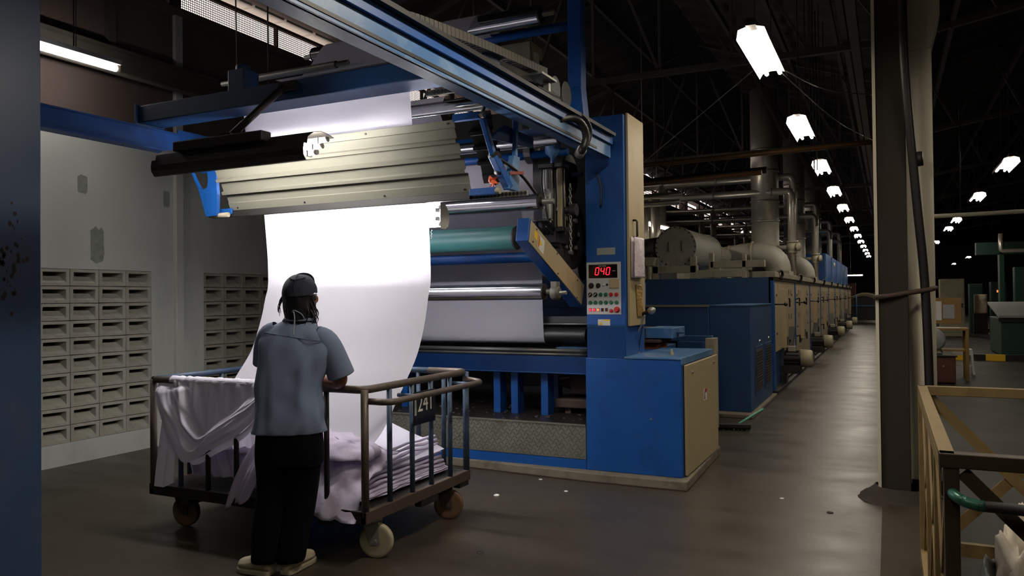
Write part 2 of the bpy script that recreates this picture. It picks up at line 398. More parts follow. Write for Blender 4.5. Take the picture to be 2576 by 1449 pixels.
# the eave outside the clerestory: pale boards that catch the daylight
g = G()
for k in range(60):
    y = -5 + k * .55; g.box(-7.16, WX - .02, y, y + .5, 5.06 + .0, 5.09)
build('trim_6', g, mat('eave_board', 'efe4d6', .8), kind='structure')
g = G()
for x, z in ((-6.3, 5.62), (-5.2, 6.0), (-4.2, 6.34), (-2.5, 6.3), (-1.6, 5.98), (-.7, 5.66), (.9, 5.55), (2.2, 5.95), (3.5, 6.3)):
    g.box(x - .03, x + .03, -6, 75, z - .14, z - .03)
build('trim_7', g, TRUSSM, kind='structure')
g = G()
def lat(p, q, wd=.05): g.bar(p, q, wd, wd)
for y in [3.4 + 6.1 * k for k in range(8)]:
    zc = 4.28
    lat((-6.9, y, zc), (.1, y, zc), .07); lat((-6.9, y, 5.25), (-3.35, y, 6.55), .07); lat((-3.35, y, 6.55), (.1, y, 5.3), .07)
    for k in range(8):
        xa = -6.9 + .875 * k; xb = xa + .875
        zt = lambda x: 5.25 + (x + 6.9) / 3.55 * 1.3 if x < -3.35 else 6.55 - (x + 3.35) / 3.45 * 1.25
        lat((xa, y, zt(xa)), (xb, y, zc), .035) if k >= 4 else lat((xa, y, zc), (xb, y, zt(xb)), .035)
        lat((xb, y, zc), (xb, y, zt(xb)), .035)
    lat((.1, y, zc), (5, y, 5.1), .07); lat((.1, y, 5.4), (5, y, 6.6), .06)
    for k in range(5): lat((.1 + k, y, zc + .16 * k), (.6 + k, y, 5.4 + .24 * k), .035); lat((.6 + k, y, 5.5 + .24 * k), (1.1 + k, y, zc + .16 * (k + 1)), .035)
build('trim_8', g, TRUSSM, kind='structure', origin=(-3, 20, 4))
# valley beam over the gangway columns
g = G(); g.box(-.06, .28, -6, 75, 5.2, 5.45); g.box(-.30, -.22, -6, 75, 3.95, 4.10); g.box(-.42, -.36, -6, 75, 4.3, 4.4)
build('trim_9', g, TRUSSM, kind='structure')
# far, right and rear walls close the hall
HALLW = mat('hall_wall_dark', '3a332e', .9, var=.2)
g = G(); g.box(-7.6, 14, 74.8, 75, 0, 7); build('wall_far', g, HALLW, kind='structure')
g = G(); g.box(13.9, 14.1, -6, 75, 0, 7); build('wall_right', g, HALLW, kind='structure')
g = G(); g.box(-7.6, 14, -6.2, -6, 0, 7); build('wall_back', g, HALLW, kind='structure')

# machine plinths
g = G()
g.prism([(-1.41, 5.95, 0), (-1.455, 7.5, 0), (-4.9, 7.5, 0), (-4.9, 6.15, 0), (-2.26, 5.95, 0)][::-1], (0, 0, .075))
build('trim_10', g, CONC, kind='structure', bev=.01)
g = G(); g.box(-4.9, -1.50, 9.75, 12.05, 0, .05); build('trim_11', g, CONC, kind='structure', bev=.01)
g = G(); g.box(-5.6, -1.52, 12.28, 38.6, 0, .06); build('trim_12', g, DARK, kind='structure', bev=.01)

# gangway column: grimy front web, white rear part, corbel, conduit with its clamp
GRIME = mat('grimy_column', '241d13', .85, var=.35, scale=3, dirt=.7, dcol='1c140f', dscale=2.5, bump=.25, bscale=40, stretch=(1, 1, .5))
WHITEW = mat('limewashed_column', 'cfc6b0', .85, var=.12, scale=2, dirt=.5, dcol='6c5a45', dscale=2, stretch=(1, 1, .3))
g = G(); g.box(-.066, .128, 6.3, 6.62, 0, 5.3); build('column', g, GRIME, kind='structure', bev=.008)
g = G(); g.box(-.088, -.066, 6.28, 6.64, .05, 5.3); build('trim_13', g, WHITEW, kind='structure')
g = G(); g.box(.129, .312, 6.50, 6.95, .12, 3.32); g.prism([(.129, 6.5, 3.32), (.312, 6.5, 3.32), (.37, 6.5, 3.55), (.37, 6.5, 5.3), (.129, 6.5, 5.3)], (0, .45, 0))
build('column', g, WHITEW, kind='structure', bev=.008)
g = G(); g.box(.14, .36, 6.52, 6.9, 0, .12); build('trim_14', g, GRIME, kind='structure')
g = G()
def foot(u, v):
    a = 2 * PI * u; r = .30 + .05 * noise.noise(V((math.cos(a) * 2, math.sin(a) * 2, 3)))
    return V((.06 + r * math.cos(a) * (1 - .45 * v), 6.35 + .9 * r * math.sin(a) * (1 - .45 * v), .10 * v + .02 * noise.noise(V((u * 9, v * 5, 0)))))
g.sheet(foot, 28, 4); build('trim_15', g, GRIME, kind='structure')
cp = thing('conduit_pipe', 'dark conduit pipe bending down the white gangway column', 'pipe', (.2, 6.4, 0))
g = G(); g.tube(spline([(.12, 6.22, 3.75), (.12, 6.22, 3.45), (.135, 6.22, 3.0), (.19, 6.3, 2.2), (.235, 6.35, 1.6), (.255, 6.38, .9), (.26, 6.4, .02)], 30), .03, 10)
build('pipe', g, DARK, cp)
g = G(); g.lathe((.199, 6.31, 2.42), (-.05, -.07, 1), [(0, .03), (0, .042), (.1, .042), (.1, .03)], 12); build('coupling', g, DARK, cp)
g = G(); g.tube([(-.09, 6.26, 1.475), (.0, 6.26, 1.485), (.27, 6.34, 1.53), (.31, 6.42, 1.54)], .018, 8); build('clamp_bar', g, RUST, cp)
# ================================================================== DELIVERY MACHINE
def roll(name, label, x0, x1, y, z, r, m, cat='roller', end=None, shaft=.02, group=None, seg=28):
    t = thing(name, label, cat, ((x0 + x1) / 2, y, z - r), group)
    g = G(); g.lathe((x0, y, z), (1, 0, 0), [(0, r), (x1 - x0, r)], seg); build('sleeve', g, m, t)
    e = min(.012, r * .2)
    for x, s in ((x0, -1), (x1, 1)): g = G(); g.lathe((x, y, z), (s, 0, 0), [(0, r), (0, r), (e, r), (e, r), (e, r * .55), (e, r * .55), (e + .015, r * .5), (e + .015, r * .5), (e + .015, 0)], seg); build('end_disc', g, end or DARK, t)
    g = G(); g.cyl((x0 - .12, y, z), (x1 + .12, y, z), shaft, 12); build('shaft', g, STEEL, t)
    return t

# ---- overhead gantry: two channel beams and the cross beam
def channel(xw, s, y0, y1, z0, z1):
    g = G(); fl = .10
    g.box(xw - .012, xw + .012, y0, y1, z0, z1)
    xa, xb = sorted((xw, xw + s * fl))
    g.box(xa, xb, y0, y1, z0, z0 + .014); g.box(xw - .02, xw + .012, y0, y1, z1 - .014, z1)
    return g
gy = thing('overhead_gantry', 'blue steel gantry of two long channel beams and a cross beam above the cart', 'gantry', (-3.5, 4, 2.6))
g = channel(-2.0, -1, -.6, 5.93, 2.615, 2.775); g.box(-2.10, -1.99, 5.92, 5.94, 2.615, 2.775)
build('right_beam', g, BLUE_W, gy, 'scuffed blue channel beam')
g = G(); g.box(-1.988, -1.984, -.6, 5.6, 2.631, 2.648); build('shadow_strip', g, BLACK, gy)  # black strip painted in as the shadow of the beam's groove
g = G(); g.box(-1.990, -1.966, -.6, 5.93, 2.717, 2.775); build('beam_lip', g, BLUE, gy, bev=.002)
g = G(); g.box(-2.0, -1.93, -.6, 5.9, 2.775, 2.80)
for k in range(50): y = .2 + k * .11 + random.uniform(-.03, .03); g.box(-2.03, -1.96, y, y + random.uniform(.01, .05), 2.798, 2.806 + random.uniform(0, .012))
build('cable_tray', g, DARK, gy)
g = G(); g.box(-5.05, -5.03, -.6, 4.37, 2.67, 2.812); g.box(-5.12, -5.0, -.6, 4.37, 2.66, 2.674); g.box(-5.14, -5.01, -.6, 4.37, 2.808, 2.82)
build('left_beam', g, BLUE, gy)
g = G(); g.box(-5.06, -5.045, 4.37, 6.3, 2.55, 2.86); g.box(-5.2, -5.04, 4.36, 4.372, 2.66, 2.82); build('side_plate', g, BLUE, gy)
g = G(); g.box(-5.07, -2.12, 4.02, 4.24, 2.845, 2.975); g.box(-2.2, -2.0, 4.04, 4.22, 2.775, 2.847); build('cross_beam', g, BLUE_SHADE, gy, bev=.008)
g = G(); g.box(-5.08, -5.062, 4.0, 4.26, 2.835, 2.985); build('end_cap', g, BLUE_W, gy, bev=.004)
g = G(); g.box(-4.1, -3.2, 4.62, 4.78, 3.03, 3.19); build('cross_beam', g, BLUE_SHADE, gy, bev=.008)
g = G(); g.box(-4.18, -4.03, 4.05, 4.2, 2.975, 3.13); g.cyl((-4.105, 4.12, 3.13), (-4.105, 4.12, 3.17), .05, 16); build('bracket', g, BLUE_SHADE, gy, bev=.006)
for x in (-2.1,):
    g = G(); g.box(x - .055, x + .055, 5.45, 5.55, 2.775, 4.4)
    g.prism([(x - .055, 5.44, 3.08), (x + .055, 5.44, 3.08), (x + .085, 5.44, 2.775), (x - .085, 5.44, 2.775)], (0, .11, 0))
    build('post', g, BLUE, gy, bev=.006)
g = G(); g.cyl((-4.2, 5.5, 3.57), (-2.1, 5.5, 3.57), .035, 14); build('tie_tube', g, BLUE, gy)
g = G(); g.box(-4.2, -2.1, 5.46, 5.54, 4.05, 4.13); build('tie_bar', g, BLUE_SHADE, gy, bev=.005)
# end roller of the cross beam, left
g = G(); g.lathe((-5.02, 4.13, 2.885), (-1, 0, 0), [(.06, .06), (.1, .06), (.1, .06), (.1, .03), (.1, 0)], 20); build('cover_cap', g, WHITE, gy)
# ---- cable chain and drive on the right beam
cc = thing('cable_chain', 'grey plastic cable drag chain lying along the right gantry beam', 'cable chain', (-1.98, 4, 2.85))
g = G(); path = spline([(-2.1, 3.12, 2.74), (-2.1, 3.07, 2.79), (-2.1, 3.11, 2.855), (-2.1, 3.4, 2.90), (-2.1, 4.0, 2.965), (-2.1, 4.85, 3.035)], 45)
for i in range(44):
    d = (path[i + 1] - path[i]); p = path[i] + d * .02; q = path[i] + d * .92
    g.bar(p + V((.03, 0, 0)), q + V((.03, 0, 0)), .012, .05); g.bar(p - V((.03, 0, 0)), q - V((.03, 0, 0)), .012, .05)
    c = (p + q) / 2; g.bar(c - V((.03, 0, 0)) + V((0, 0, .02)), c + V((.03, 0, 0)) + V((0, 0, .02)), .02, .006)
    g.bar(c - V((.03, 0, 0)) - V((0, 0, .02)), c + V((.03, 0, 0)) - V((0, 0, .02)), .02, .006)
build('links', g, mat('chain_plastic', '4a463f', .6, dirt=.5, var=.2), cc, kind='stuff')
g = G(); g.box(-2.16, -2.04, 4.7, 4.95, 2.985, 3.0); g.box(-2.12, -2.08, 4.9, 4.94, 2.79, 3.0); g.box(-2.12, -2.08, 3.5, 3.53, 2.775, 2.87); build('tray', g, STEEL, cc, kind='stuff')
tr = thing('gantry_trolley_drive', 'dark electric drive motor with belt wheels on the right gantry beam', 'motor', (-2.05, 5, 2.8))
g = G(); g.lathe((-2.13, 4.75, 2.87), (.15, 1, 0), [(0, .02), (.02, .055), (.02, .055), (.26, .055), (.26, .055), (.27, .03)], 20)
for k in range(10): a = k * .628; g.bar((-2.13 + .057 * math.cos(a), 4.79, 2.87 + .057 * math.sin(a)), (-2.09 + .057 * math.cos(a), 5.0, 2.87 + .057 * math.sin(a)), .006, .014)
build('motor_body', g, DARK, tr)
for k, (y, z, r) in enumerate(((5.28, 2.985, .095), (5.08, 2.985, .085))):
    g = G(); g.lathe((-2.17, y, z), (1, 0, 0), [(0, r * .4), (0, r), (0, r), (.02, r), (.02, r * .85), (.05, r * .85), (.05, r), (.07, r), (.07, r), (.07, 0)], 28); build('belt_wheel', g, DARK if k == 0 else RUBBER, tr)
g = G()
for z in (2.90, 2.93): g.tube(spline([(-2.16, 4.6, z), (-2.2, 4.75, z + .03), (-2.18, 4.85, z + .04), (-2.14, 4.8, z)], 14), .012, 8)
build('cable_loop', g, RUBBER, tr)
g = G(); g.lathe((-2.13, 4.15, 2.85), (-1, 0, 0), [(0, .06), (.02, .06), (.02, .06), (.02, .045), (.02, .045), (.03, .03), (.03, .01)], 24); build('guide_wheel', g, GREYP, tr)
jb = thing('beige_junction_box', 'beige electrical box on the gantry behind the cable chain', 'electrical box', (-2.6, 5.75, 3.3))
g = G(); g.box(-2.93, -2.58, 5.7, 5.95, 3.30, 3.58); build('box_body', g, CREAM_D, jb, bev=.006)
g = G(); g.box(-2.578, -2.57, 5.72, 5.93, 3.32, 3.575); build('cover', g, CREAM, jb, bev=.003)
g = G(); g.box(-2.57, -2.562, 5.74, 5.84, 3.36, 3.50); build('window', g, WHITE, jb); g = G(); g.box(-2.57, -2.562, 5.87, 5.91, 3.42, 3.46); build('knob', g, DARK, jb)
g = G(); g.bar((-2.75, 5.8, 2.86), (-2.75, 5.8, 3.3), .06); g.box(-2.95, -2.05, 5.7, 5.9, 2.8, 2.86); build('bracket', g, BLUE_SHADE, jb)
# hose loop at the end of the right beam
hs = thing('corrugated_cable_hose', 'thick black hose looping down at the end of the right gantry beam', 'hose', (-2.1, 5.6, 2.6))
def hosepath(dx): return spline([at(u + dx, v - dx, X=x) for u, v, x in ((1405, 300, -2.0), (1432, 296, -1.97), (1456, 304, -1.93), (1471, 326, -1.91), (1474, 350, -1.91), (1466, 374, -1.93), (1460, 384, -1.97))], 40)
for dx, r in ((0, .026), (11, .014)):
    p = hosepath(dx); g = G(); g.tube(p, [r * (1 + .10 * (i % 2)) for i in range(40)], 12); build('hose', g, RUBBER, hs)
g = G(); g.tube([at(1464, 376, X=-1.945), at(1457, 388, X=-1.99)], .036, 14); build('collar', g, STEEL, hs)

# ---- apron of profiled aluminium
ap = thing('aluminium_apron', 'wide ribbed aluminium guard sheet leaning in front of the cloth', 'guard', (-3.47, 4.3, 2.17))
N0 = V((0, 4.19, 2.615)); N1 = V((0, 4.40, 2.185)); dd = N1 - N0; nn = V((0, -dd.z, dd.y)).normalized() * -1
if nn.y > 0: nn = -nn
prof = [(0, 0), (.115, 0), (.12, .0), (.22, .012)]
prof = [(0, .0), (.10, .0), (.105, .012), (.235, .010), (.245, .036), (.285, .036), (.315, -.004), (.45, -.002), (.46, .024), (.50, .024), (.53, -.016), (.665, -.014), (.675, .012), (.715, .012), (.745, -.028), (.87, -.024), (.88, -.018), (1, -.018)]
xl = lambda t: -4.53; xr = lambda t: -2.425
g = G(); rows = [(xl(t), xr(t), N0 + dd * t + nn * h) for t, h in prof]
vs = []; fs = []
for a, b, p in rows:
    for k in range(3): vs.append((a + (b - a) * k / 2, p.y, p.z))
for i in range(len(rows) - 1):
    for k in range(2): n = i * 3 + k; fs.append((n, n + 1, n + 4, n + 3))
g.add(vs, fs); build('ribbed_sheet', g, ALU, ap, thick=.003)
g = G()
for x in (-2.47, -3.1, -3.8, -4.45):
    for t, h in ((.04, .0), (.96, -.018)):
        p = N0 + dd * t + nn * (h + .002); g.lathe((x, p.y, p.z), nn, [(0, .007), (.004, .007), (.004, .007), (.004, 0)], 10)
build('screw', g, BLACK, ap, kind='stuff')
# second, dark sheet and stays behind it
g = G(); rows = [(-4.4, -2.24, N0 + dd * t + nn * (h - .16)) for t, h in prof]; vs = []; fs = []
for a, b, p in rows: vs += [(a, p.y, p.z), (b, p.y, p.z)]
for i in range(len(rows) - 1): fs.append((2 * i, 2 * i + 1, 2 * i + 3, 2 * i + 2))
g.add(vs, fs)
def darksheet():
    gg = G(); n = 0
    for i in range(len(rows) - 1):
        (a, b, p), (_, _, q) = rows[i], rows[i + 1]
        gg.add([(-2.41, p.y, p.z), (b, p.y, p.z), (b, q.y, q.z), (-2.41, q.y, q.z)], [(0, 1, 2, 3)])
    return gg
build('rear_sheet', darksheet(), DARK, ap, thick=.004)
for z_, y_, x0 in ((2.625, 4.20, -2.43), (2.185, 4.41, -2.43)):
    g = G(); g.box(x0, -2.24, y_ - .02, y_ + .02, z_ - .022, z_ + .022); build('frame_bar', g, BLUE, ap, bev=.003)
    g = G(); g.box(-4.72, -4.5, y_ - .02, y_ + .02, z_ - .022, z_ + .022); build('frame_bar', g, BLUE, ap, bev=.003)
g = G(); g.box(-4.72, -2.43, 4.402, 4.43, 2.142, 2.192); build('lower_rail', g, DARK, ap, bev=.003)
for x in (-2.235, -4.715):
    g = G(); g.lathe((x, 4.2, 2.625), (1, 0, 0), [(-.01, .02), (.02, .02), (.02, .02), (.02, 0)], 12); g.lathe((x, 4.41, 2.185), (1, 0, 0), [(-.01, .022), (.02, .022), (.02, .022), (.02, 0)], 12)
    build('pivot', g, CREAM_D, ap)
# swing arms right and left
sa = thing('swing_arm_unit', 'slim blue swing arms with cables, right of the aluminium apron', 'arm', (-2.25, 4.45, 2.2))
g = G(); g.bar((-2.245, 4.22, 2.64), (-2.235, 4.36, 2.40), .035); g.bar((-2.235, 4.36, 2.40), (-2.20, 4.50, 2.21), .05); build('arm', g, BLUE, sa, bev=.004)
g = G(); g.bar((-2.20, 4.62, 2.68), (-2.20, 4.60, 2.43), .03); g.prism([(-2.22, 4.55, 2.43), (-2.22, 4.64, 2.43), (-2.22, 4.62, 2.20), (-2.22, 4.46, 2.20)], (.04, 0, 0)); build('arm', g, BLUE_W, sa, bev=.004)
g = G(); g.prism([(-2.25, 4.3, 2.5), (-2.25, 4.5, 2.62), (-2.25, 4.95, 2.62), (-2.25, 4.95, 2.55)], (.03, 0, 0)); build('plate', g, BLUE_SHADE, sa, bev=.004)
g = G(); g.tube(spline([(-2.26, 4.35, 2.42), (-2.19, 4.47, 2.36), (-2.15, 4.6, 2.3), (-2.13, 4.78, 2.20)], 18), .011, 8); build('cable', g, RUBBER, sa)
g = G(); g.cyl((-2.26, 4.38, 2.405), (-2.21, 4.36, 2.40), .03, 12); g.cyl((-2.25, 4.43, 2.32), (-2.2, 4.43, 2.31), .033, 12); build('cable_tie', g, BLACK, sa)
g = G(); g.bar((-2.19, 4.5, 2.305), (-2.12, 4.56, 2.31), .02); build('limit_switch', g, mat('red_brown_plastic', '7a2a18', .5), sa)
ot = thing('orange_tag', 'small orange rag tied to the blue swing arm', 'tag', (-2.28, 4.4, 2.22))
g = G()
def tagf(u, v): return V((-2.275 + .05 * (u - .5) + .012 * math.sin(v * 7), 4.42 + .02 * math.sin(u * 6 + v * 3), 2.215 + .065 * v * (1 - .3 * abs(u - .5)) + .012 * math.sin(u * 9)))
g.sheet(tagf, 6, 6); build('rag', g, ORANGE, ot, thick=.003)
la = thing('blue_swing_plate', 'blue forked arm plate with a rounded slot, left of the aluminium apron', 'arm', (-4.62, 4.35, 2.15))
def slotted():
    x = -4.60; q = lambda u, v: at(u, v, Y=4.33)
    outer = [(460, 405), (478, 430), (500, 480), (518, 545), (545, 542), (546, 490), (543, 440), (532, 405)]
    inner = [(474, 405), (480, 428), (490, 452), (500, 471), (512, 477), (521, 471), (523, 455), (521, 425), (519, 405)]
    O = [q(*p) for p in outer]; I = [q(*p) for p in inner]
    pts = [O[0], O[1], O[2], O[3], O[4], O[5], O[6], O[7]]
    g = G(); d = V((0, .03, 0))
    strips = [[O[0], O[1], I[1], I[0]], [O[1], O[2], I[2], I[1]], [O[2], I[3], I[2]], [O[2], O[3], I[4], I[3]], [O[3], O[4], I[4]], [O[4], O[5], I[5], I[4]], [O[5], O[6], I[6], I[5]], [O[6], I[7], I[6]], [O[6], O[7], I[8], I[7]]]
    for s in strips: g.prism(s, d)
    return g
build('fork_plate', slotted(), BLUE, la)
g = G(); g.cyl((-4.69, 4.36, 2.155), (-4.5, 4.36, 2.155), .018, 12); build('pin', g, CREAM_D, la)

# ---- perforated strips (static eliminators) across the cloth
def perf(name, label, x0, x1, y, z, hh, n):
    t = thing(name, label, 'strip', ((x0 + x1) / 2, y, z))
    g = G(); g.box(x0, x1, y, y + .02, z - hh, z + hh); build('bar', g, ALU, t, bev=.002)
    g = G()
    for k in range(n):
        x = x0 + (x1 - x0) * (k + .5) / n; g.lathe((x, y - .001, z), (0, -1, 0), [(0, hh * .72), (.001, hh * .72), (.001, hh * .72), (.001, 0)], 12)
    build('hole', g, BLACK, t, kind='stuff'); return t
t = perf('perforated_strip', 'grey perforated strip beside the right edge of the upper cloth', -2.79, -2.33, 4.45, 2.885, .02, 16)
g = G(); g.box(-2.33, -2.305, 4.44, 4.475, 2.855, 2.915); build('end_block', g, ORANGE, t)
perf('perforated_strip', 'perforated strip under the right end of the aluminium apron', -2.85, -2.05, 4.46, 2.165, .017, 30)
t = perf('perforated_strip', 'short perforated strip above the black lamp on the left', -4.42, -4.20, 4.3, 2.715, .02, 8)
g = G(); g.box(-4.445, -4.42, 4.29, 4.32, 2.69, 2.74); build('end_block', g, ORANGE, t)
ck = thing('cable_clamp_arm', 'short dark lever hanging beside the upper perforated strip', 'lever', (-2.3, 4.4, 2.75))
g = G(); g.tube([(-2.22, 4.4, 2.87), (-2.28, 4.36, 2.76), (-2.3, 4.34, 2.68)], .012, 8); build('lever', g, RUBBER, ck)
g = G(); g.tube(spline([(-2.36, 4.42, 2.92), (-2.34, 4.4, 2.86), (-2.3, 4.4, 2.83), (-2.24, 4.42, 2.81), (-2.2, 4.44, 2.86)], 14), .016, 8); build('cable', g, RUBBER, ck)

# ---- rollers
roll('chrome_roller', 'short chrome roller end between the upper perforated strip and the apron', -4.3, -2.36, 4.62, 2.82, .045, CHROME)
roll('chrome_roller', 'topmost chrome roller carrying the cloth under the roof', -4.4, -2.30, 5.26, 3.60, .07, CHROME)
roll('chrome_roller', 'chrome roller behind the blue swing arm, right of the apron', -4.5, -2.30, 5.6, 2.735, .045, CHROME)
roll('chrome_roller', 'chrome roller just above the green roller', -4.6, -2.40, 5.45, 2.235, .065, CHROME)
roll('green_rubber_roller', 'thick green rubber roller behind the hanging cloth', -4.6, -2.56, 5.36, 1.96, .092, GREENR, end=BLACK)
roll('chrome_roller', 'thick chrome roller with a bearing, below the blue tube', -4.6, -2.353, 5.40, 1.545, .0615, CHROME)
roll('black_rubber_roller', 'black rubber roller under the lower edge of the rear cloth', -4.6, -2.42, 6.5, 1.16, .076, RUBBER)
roll('steel_drum', 'wide grey steel drum behind the pneumatic cylinder', -4.6, -2.45, 6.2, 2.55, .175, STEEL, seg=40)
roll('steel_drum', 'steel drum half hidden behind the slanting cream arm cover', -4.6, -2.50, 6.62, 1.78, .12, STEEL, seg=36)
roll('chrome_roller', 'thin rail roller high on the left, in front of the roof grille', -5.0, -3.9, 4.9, 3.36, .028, STEEL)
bt = thing('blue_cross_tube', 'blue painted tube between the green roller and the chrome roller', 'tube', (-3.5, 5.75, 1.8))
g = G(); g.cyl((-4.6, 5.75, 1.83), (-2.5, 5.75, 1.83), .042, 20); build('tube', g, BLUE, bt)
for z_, y_ in ((2.80, 5.75), (2.66, 5.75)):
    b_ = thing('blue_cross_tube', 'blue cross tube %s the chrome roller behind the swing arm' % ('above' if z_ > 2.7 else 'below'), 'tube', (-3.4, y_, z_))
    g = G(); g.cyl((-4.6, y_, z_), (-2.28, y_, z_), .032 if z_ < 2.7 else .05, 16); build('tube', g, BLUE, b_)
# bearing at the chrome roller
be = thing('bearing_housing', 'grey cast bearing block at the end of the lower chrome roller', 'bearing', (-2.26, 5.41, 1.47))
g = G(); g.lathe((-2.29, 5.41, 1.535), (1, 0, 0), [(0, .03), (0, .045), (0, .045), (.015, .055), (.05, .055), (.065, .04), (.065, .04), (.065, .015)], 20); g.box(-2.285, -2.235, 5.375, 5.445, 1.57, 1.62); build('housing', g, mat('cast_housing', '5a574e', .6, .2, dirt=.4), be, bev=.004)
g = G(); g.cyl((-2.36, 5.41, 1.535), (-2.17, 5.41, 1.535), .015, 12); build('shaft', g, STEEL, be)
# slanting arm with cream cover
am = thing('slanting_arm_cover', 'slanting blue arm with a cream cover plate, left of the control column', 'arm', (-2.35, 5.6, 1.4))
PA = [(5.06, 2.076), (5.02, 1.908), (6.07, 1.417), (6.14, 1.592)]
g = G(); g.prism([(-2.405, y, z) for y, z in PA], (.102, 0, 0)); build('arm_box', g, BLUE, am, bev=.008)
g = G(); c = V((0, sum(p[0] for p in PA) / 4, sum(p[1] for p in PA) / 4))
g.prism([(-2.303, c.y + (y - c.y) * .985, c.z + (z - c.z) * .94) for y, z in PA], (.006, 0, 0)); build('cover_plate', g, CREAM, am, bev=.002)
g = G()
for u, v in ((.10, .18), (.06, .86), (.45, .12), (.5, .88), (.85, .15), (.88, .88)):
    a = V((0,) + PA[0]).lerp(V((0,) + PA[3]), u); b = V((0,) + PA[1]).lerp(V((0,) + PA[2]), u); p = a.lerp(b, v)
    g.lathe((-2.297, p.y, p.z), (1, 0, 0), [(0, .007), (.004, .007), (.004, .007), (.004, 0)], 10)
build('screw', g, BLACK, am, kind='stuff')
def armp(u, v, x=-2.2955):
    a = V((0,) + PA[0]).lerp(V((0,) + PA[3]), u); b = V((0,) + PA[1]).lerp(V((0,) + PA[2]), u); p = a.lerp(b, v); return V((x, p.y, p.z))
g = G(); g.add([armp(.07, .30), armp(.07, .62), armp(.12, .62), armp(.12, .30)], [(0, 1, 2, 3)]); l1 = build('warning_label', g, YELL, am)
g = G(); g.add([armp(.135, .25), armp(.135, .85), armp(.235, .85), armp(.235, .25)], [(0, 1, 2, 3)]); build('warning_label', g, PAPER, am)
g = G(); g.add([armp(.15, .70, -2.2945), armp(.15, .38, -2.2945), armp(.205, .54, -2.2945)], [(0, 1, 2)]); build('triangle', g, YELL, am)
g = G(); g.add([armp(.14, .30, -2.2945), armp(.14, .8, -2.2945), armp(.155, .8, -2.2945), armp(.155, .3, -2.2945)], [(0, 1, 2, 3)]); build('label_band', g, ORANGE, am)
# pneumatic cylinder, belt wheel, dark wheel, gear, chain
pc = thing('pneumatic_cylinder', 'upright silver pneumatic cylinder hanging beside the control column', 'cylinder', (-2.37, 5.7, 2.03))
g = G(); g.lathe((-2.425, 5.7, 2.055), (.0, 0, 1), [(0, .03), (0, .058), (0, .058), (.46, .058), (.46, .058), (.47, .05), (.47, 0)], 24); build('barrel', g, STEEL, pc)
g = G(); g.box(-2.345, -2.30, 5.66, 5.74, 2.055, 2.525); build('side_bar', g, CREAM, pc, bev=.01)
g = G(); g.tube([(-2.36, 5.63, 2.03), (-2.36, 5.63, 2.56)], .008, 8); g.tube([(-2.28, 5.65, 2.0), (-2.285, 5.65, 2.56)], .008, 8); g.tube(spline([(-2.455, 5.635, 2.53), (-2.46, 5.63, 2.4), (-2.43, 5.62, 2.25), (-2.40, 5.63, 2.05)], 16), .008, 8); build('air_hose', g, RUBBER, pc)
g = G(); g.box(-2.49, -2.28, 5.63, 5.77, 2.525, 2.56); g.box(-2.49, -2.28, 5.63, 5.77, 2.02, 2.055); build('end_plate', g, DARK, pc, bev=.005)
g = G(); g.lathe((-2.39, 5.7, 2.56), (0, 0, 1), [(0, .02), (.05, .02), (.09, .06), (.2, .07), (.28, .05)], 16); build('bellows', g, BLUE_W, pc)
g = G(); g.box(-2.445, -2.40, 5.641, 5.643, 2.30, 2.36); build('label', g, PAPER, pc)
wl_ = thing('black_drive_wheel', 'large black drive wheel half hidden behind the slanting arm', 'wheel', (-2.38, 6.1, 1.7))
g = G(); g.lathe((-2.42, 6.0, 2.03), (1, 0, 0), [(0, .30), (0, .30), (.07, .30), (.07, .30), (.07, .25), (.04, .24), (.04, .1), (.04, .1), (.08, .1), (.08, 0)], 40); build('wheel', g, DARK, wl_)
g = G()
for k in range(8): a = k * PI / 4; g.lathe((-2.38, 6.0 + .16 * math.cos(a), 2.03 + .16 * math.sin(a)), (1, 0, 0), [(0, .02), (.03, .02), (.03, .02), (.03, 0)], 10)
build('bolt', g, STEEL, wl_, kind='stuff')
pu = thing('black_belt_pulley', 'black oblong belt guard left of the pneumatic cylinder, under the gantry beam', 'guard', (-2.6, 5.8, 2.6))
g = G(); g.prism([(-2.66, 5.8 + .10 * math.cos(a), 2.78 + .11 * math.sin(a) + (.09 if math.sin(a) > 0 else -.07)) for a in [k * PI / 10 for k in range(20)]], (.07, 0, 0)); build('belt_guard', g, RUBBER, pu, bev=.008)
g = G(); g.lathe((-2.59, 5.8, 2.74), (1, 0, 0), [(0, .06), (.02, .06), (.02, .06), (.02, .02), (.05, .02), (.05, 0)], 16); build('hub', g, STEEL, pu)
gx = thing('gear_unit', 'grimy gear unit with hoses behind the slanting arm cover', 'gearbox', (-2.42, 6.0, 1.7))
g = G(); g.box(-2.5, -2.34, 5.62, 5.9, 1.93, 2.02); g.lathe((-2.43, 5.78, 1.72), (0, 0, 1), [(0, .05), (.05, .09), (.05, .09), (.16, .09), (.16, .09), (.2, .06)], 16); g.lathe((-2.5, 5.86, 1.80), (1, 0, 0), [(0, .07), (.16, .07), (.16, .07), (.16, 0)], 16)
build('gear_case', g, DARK, gx, bev=.006)
g = G()
for k in range(4): g.tube(spline([(-2.46 + .03 * k, 5.62, 2.0), (-2.52 + .05 * k, 5.55, 2.06 + .01 * k), (-2.44 + .04 * k, 5.5, 2.10), (-2.36, 5.6, 2.04)], 12), .01, 6)
build('hose', g, RUBBER, gx)
ch = thing('hanging_chain', 'thin steel chain hanging beside the pneumatic cylinder', 'chain', (-2.27, 5.7, 1.9))
g = G(); z = 2.38; k = 0
while z > 1.85:
    a = [(-2.245 + (.009 * math.cos(t) if k % 2 else 0), 5.70 + (0 if k % 2 else .009 * math.cos(t)), z + .018 * math.sin(t)) for t in [i * PI / 4 for i in range(8)]]
    g.tube(a, .0035, 5, closed=True); z -= .028; k += 1
build('links', g, STEEL, ch, kind='stuff')
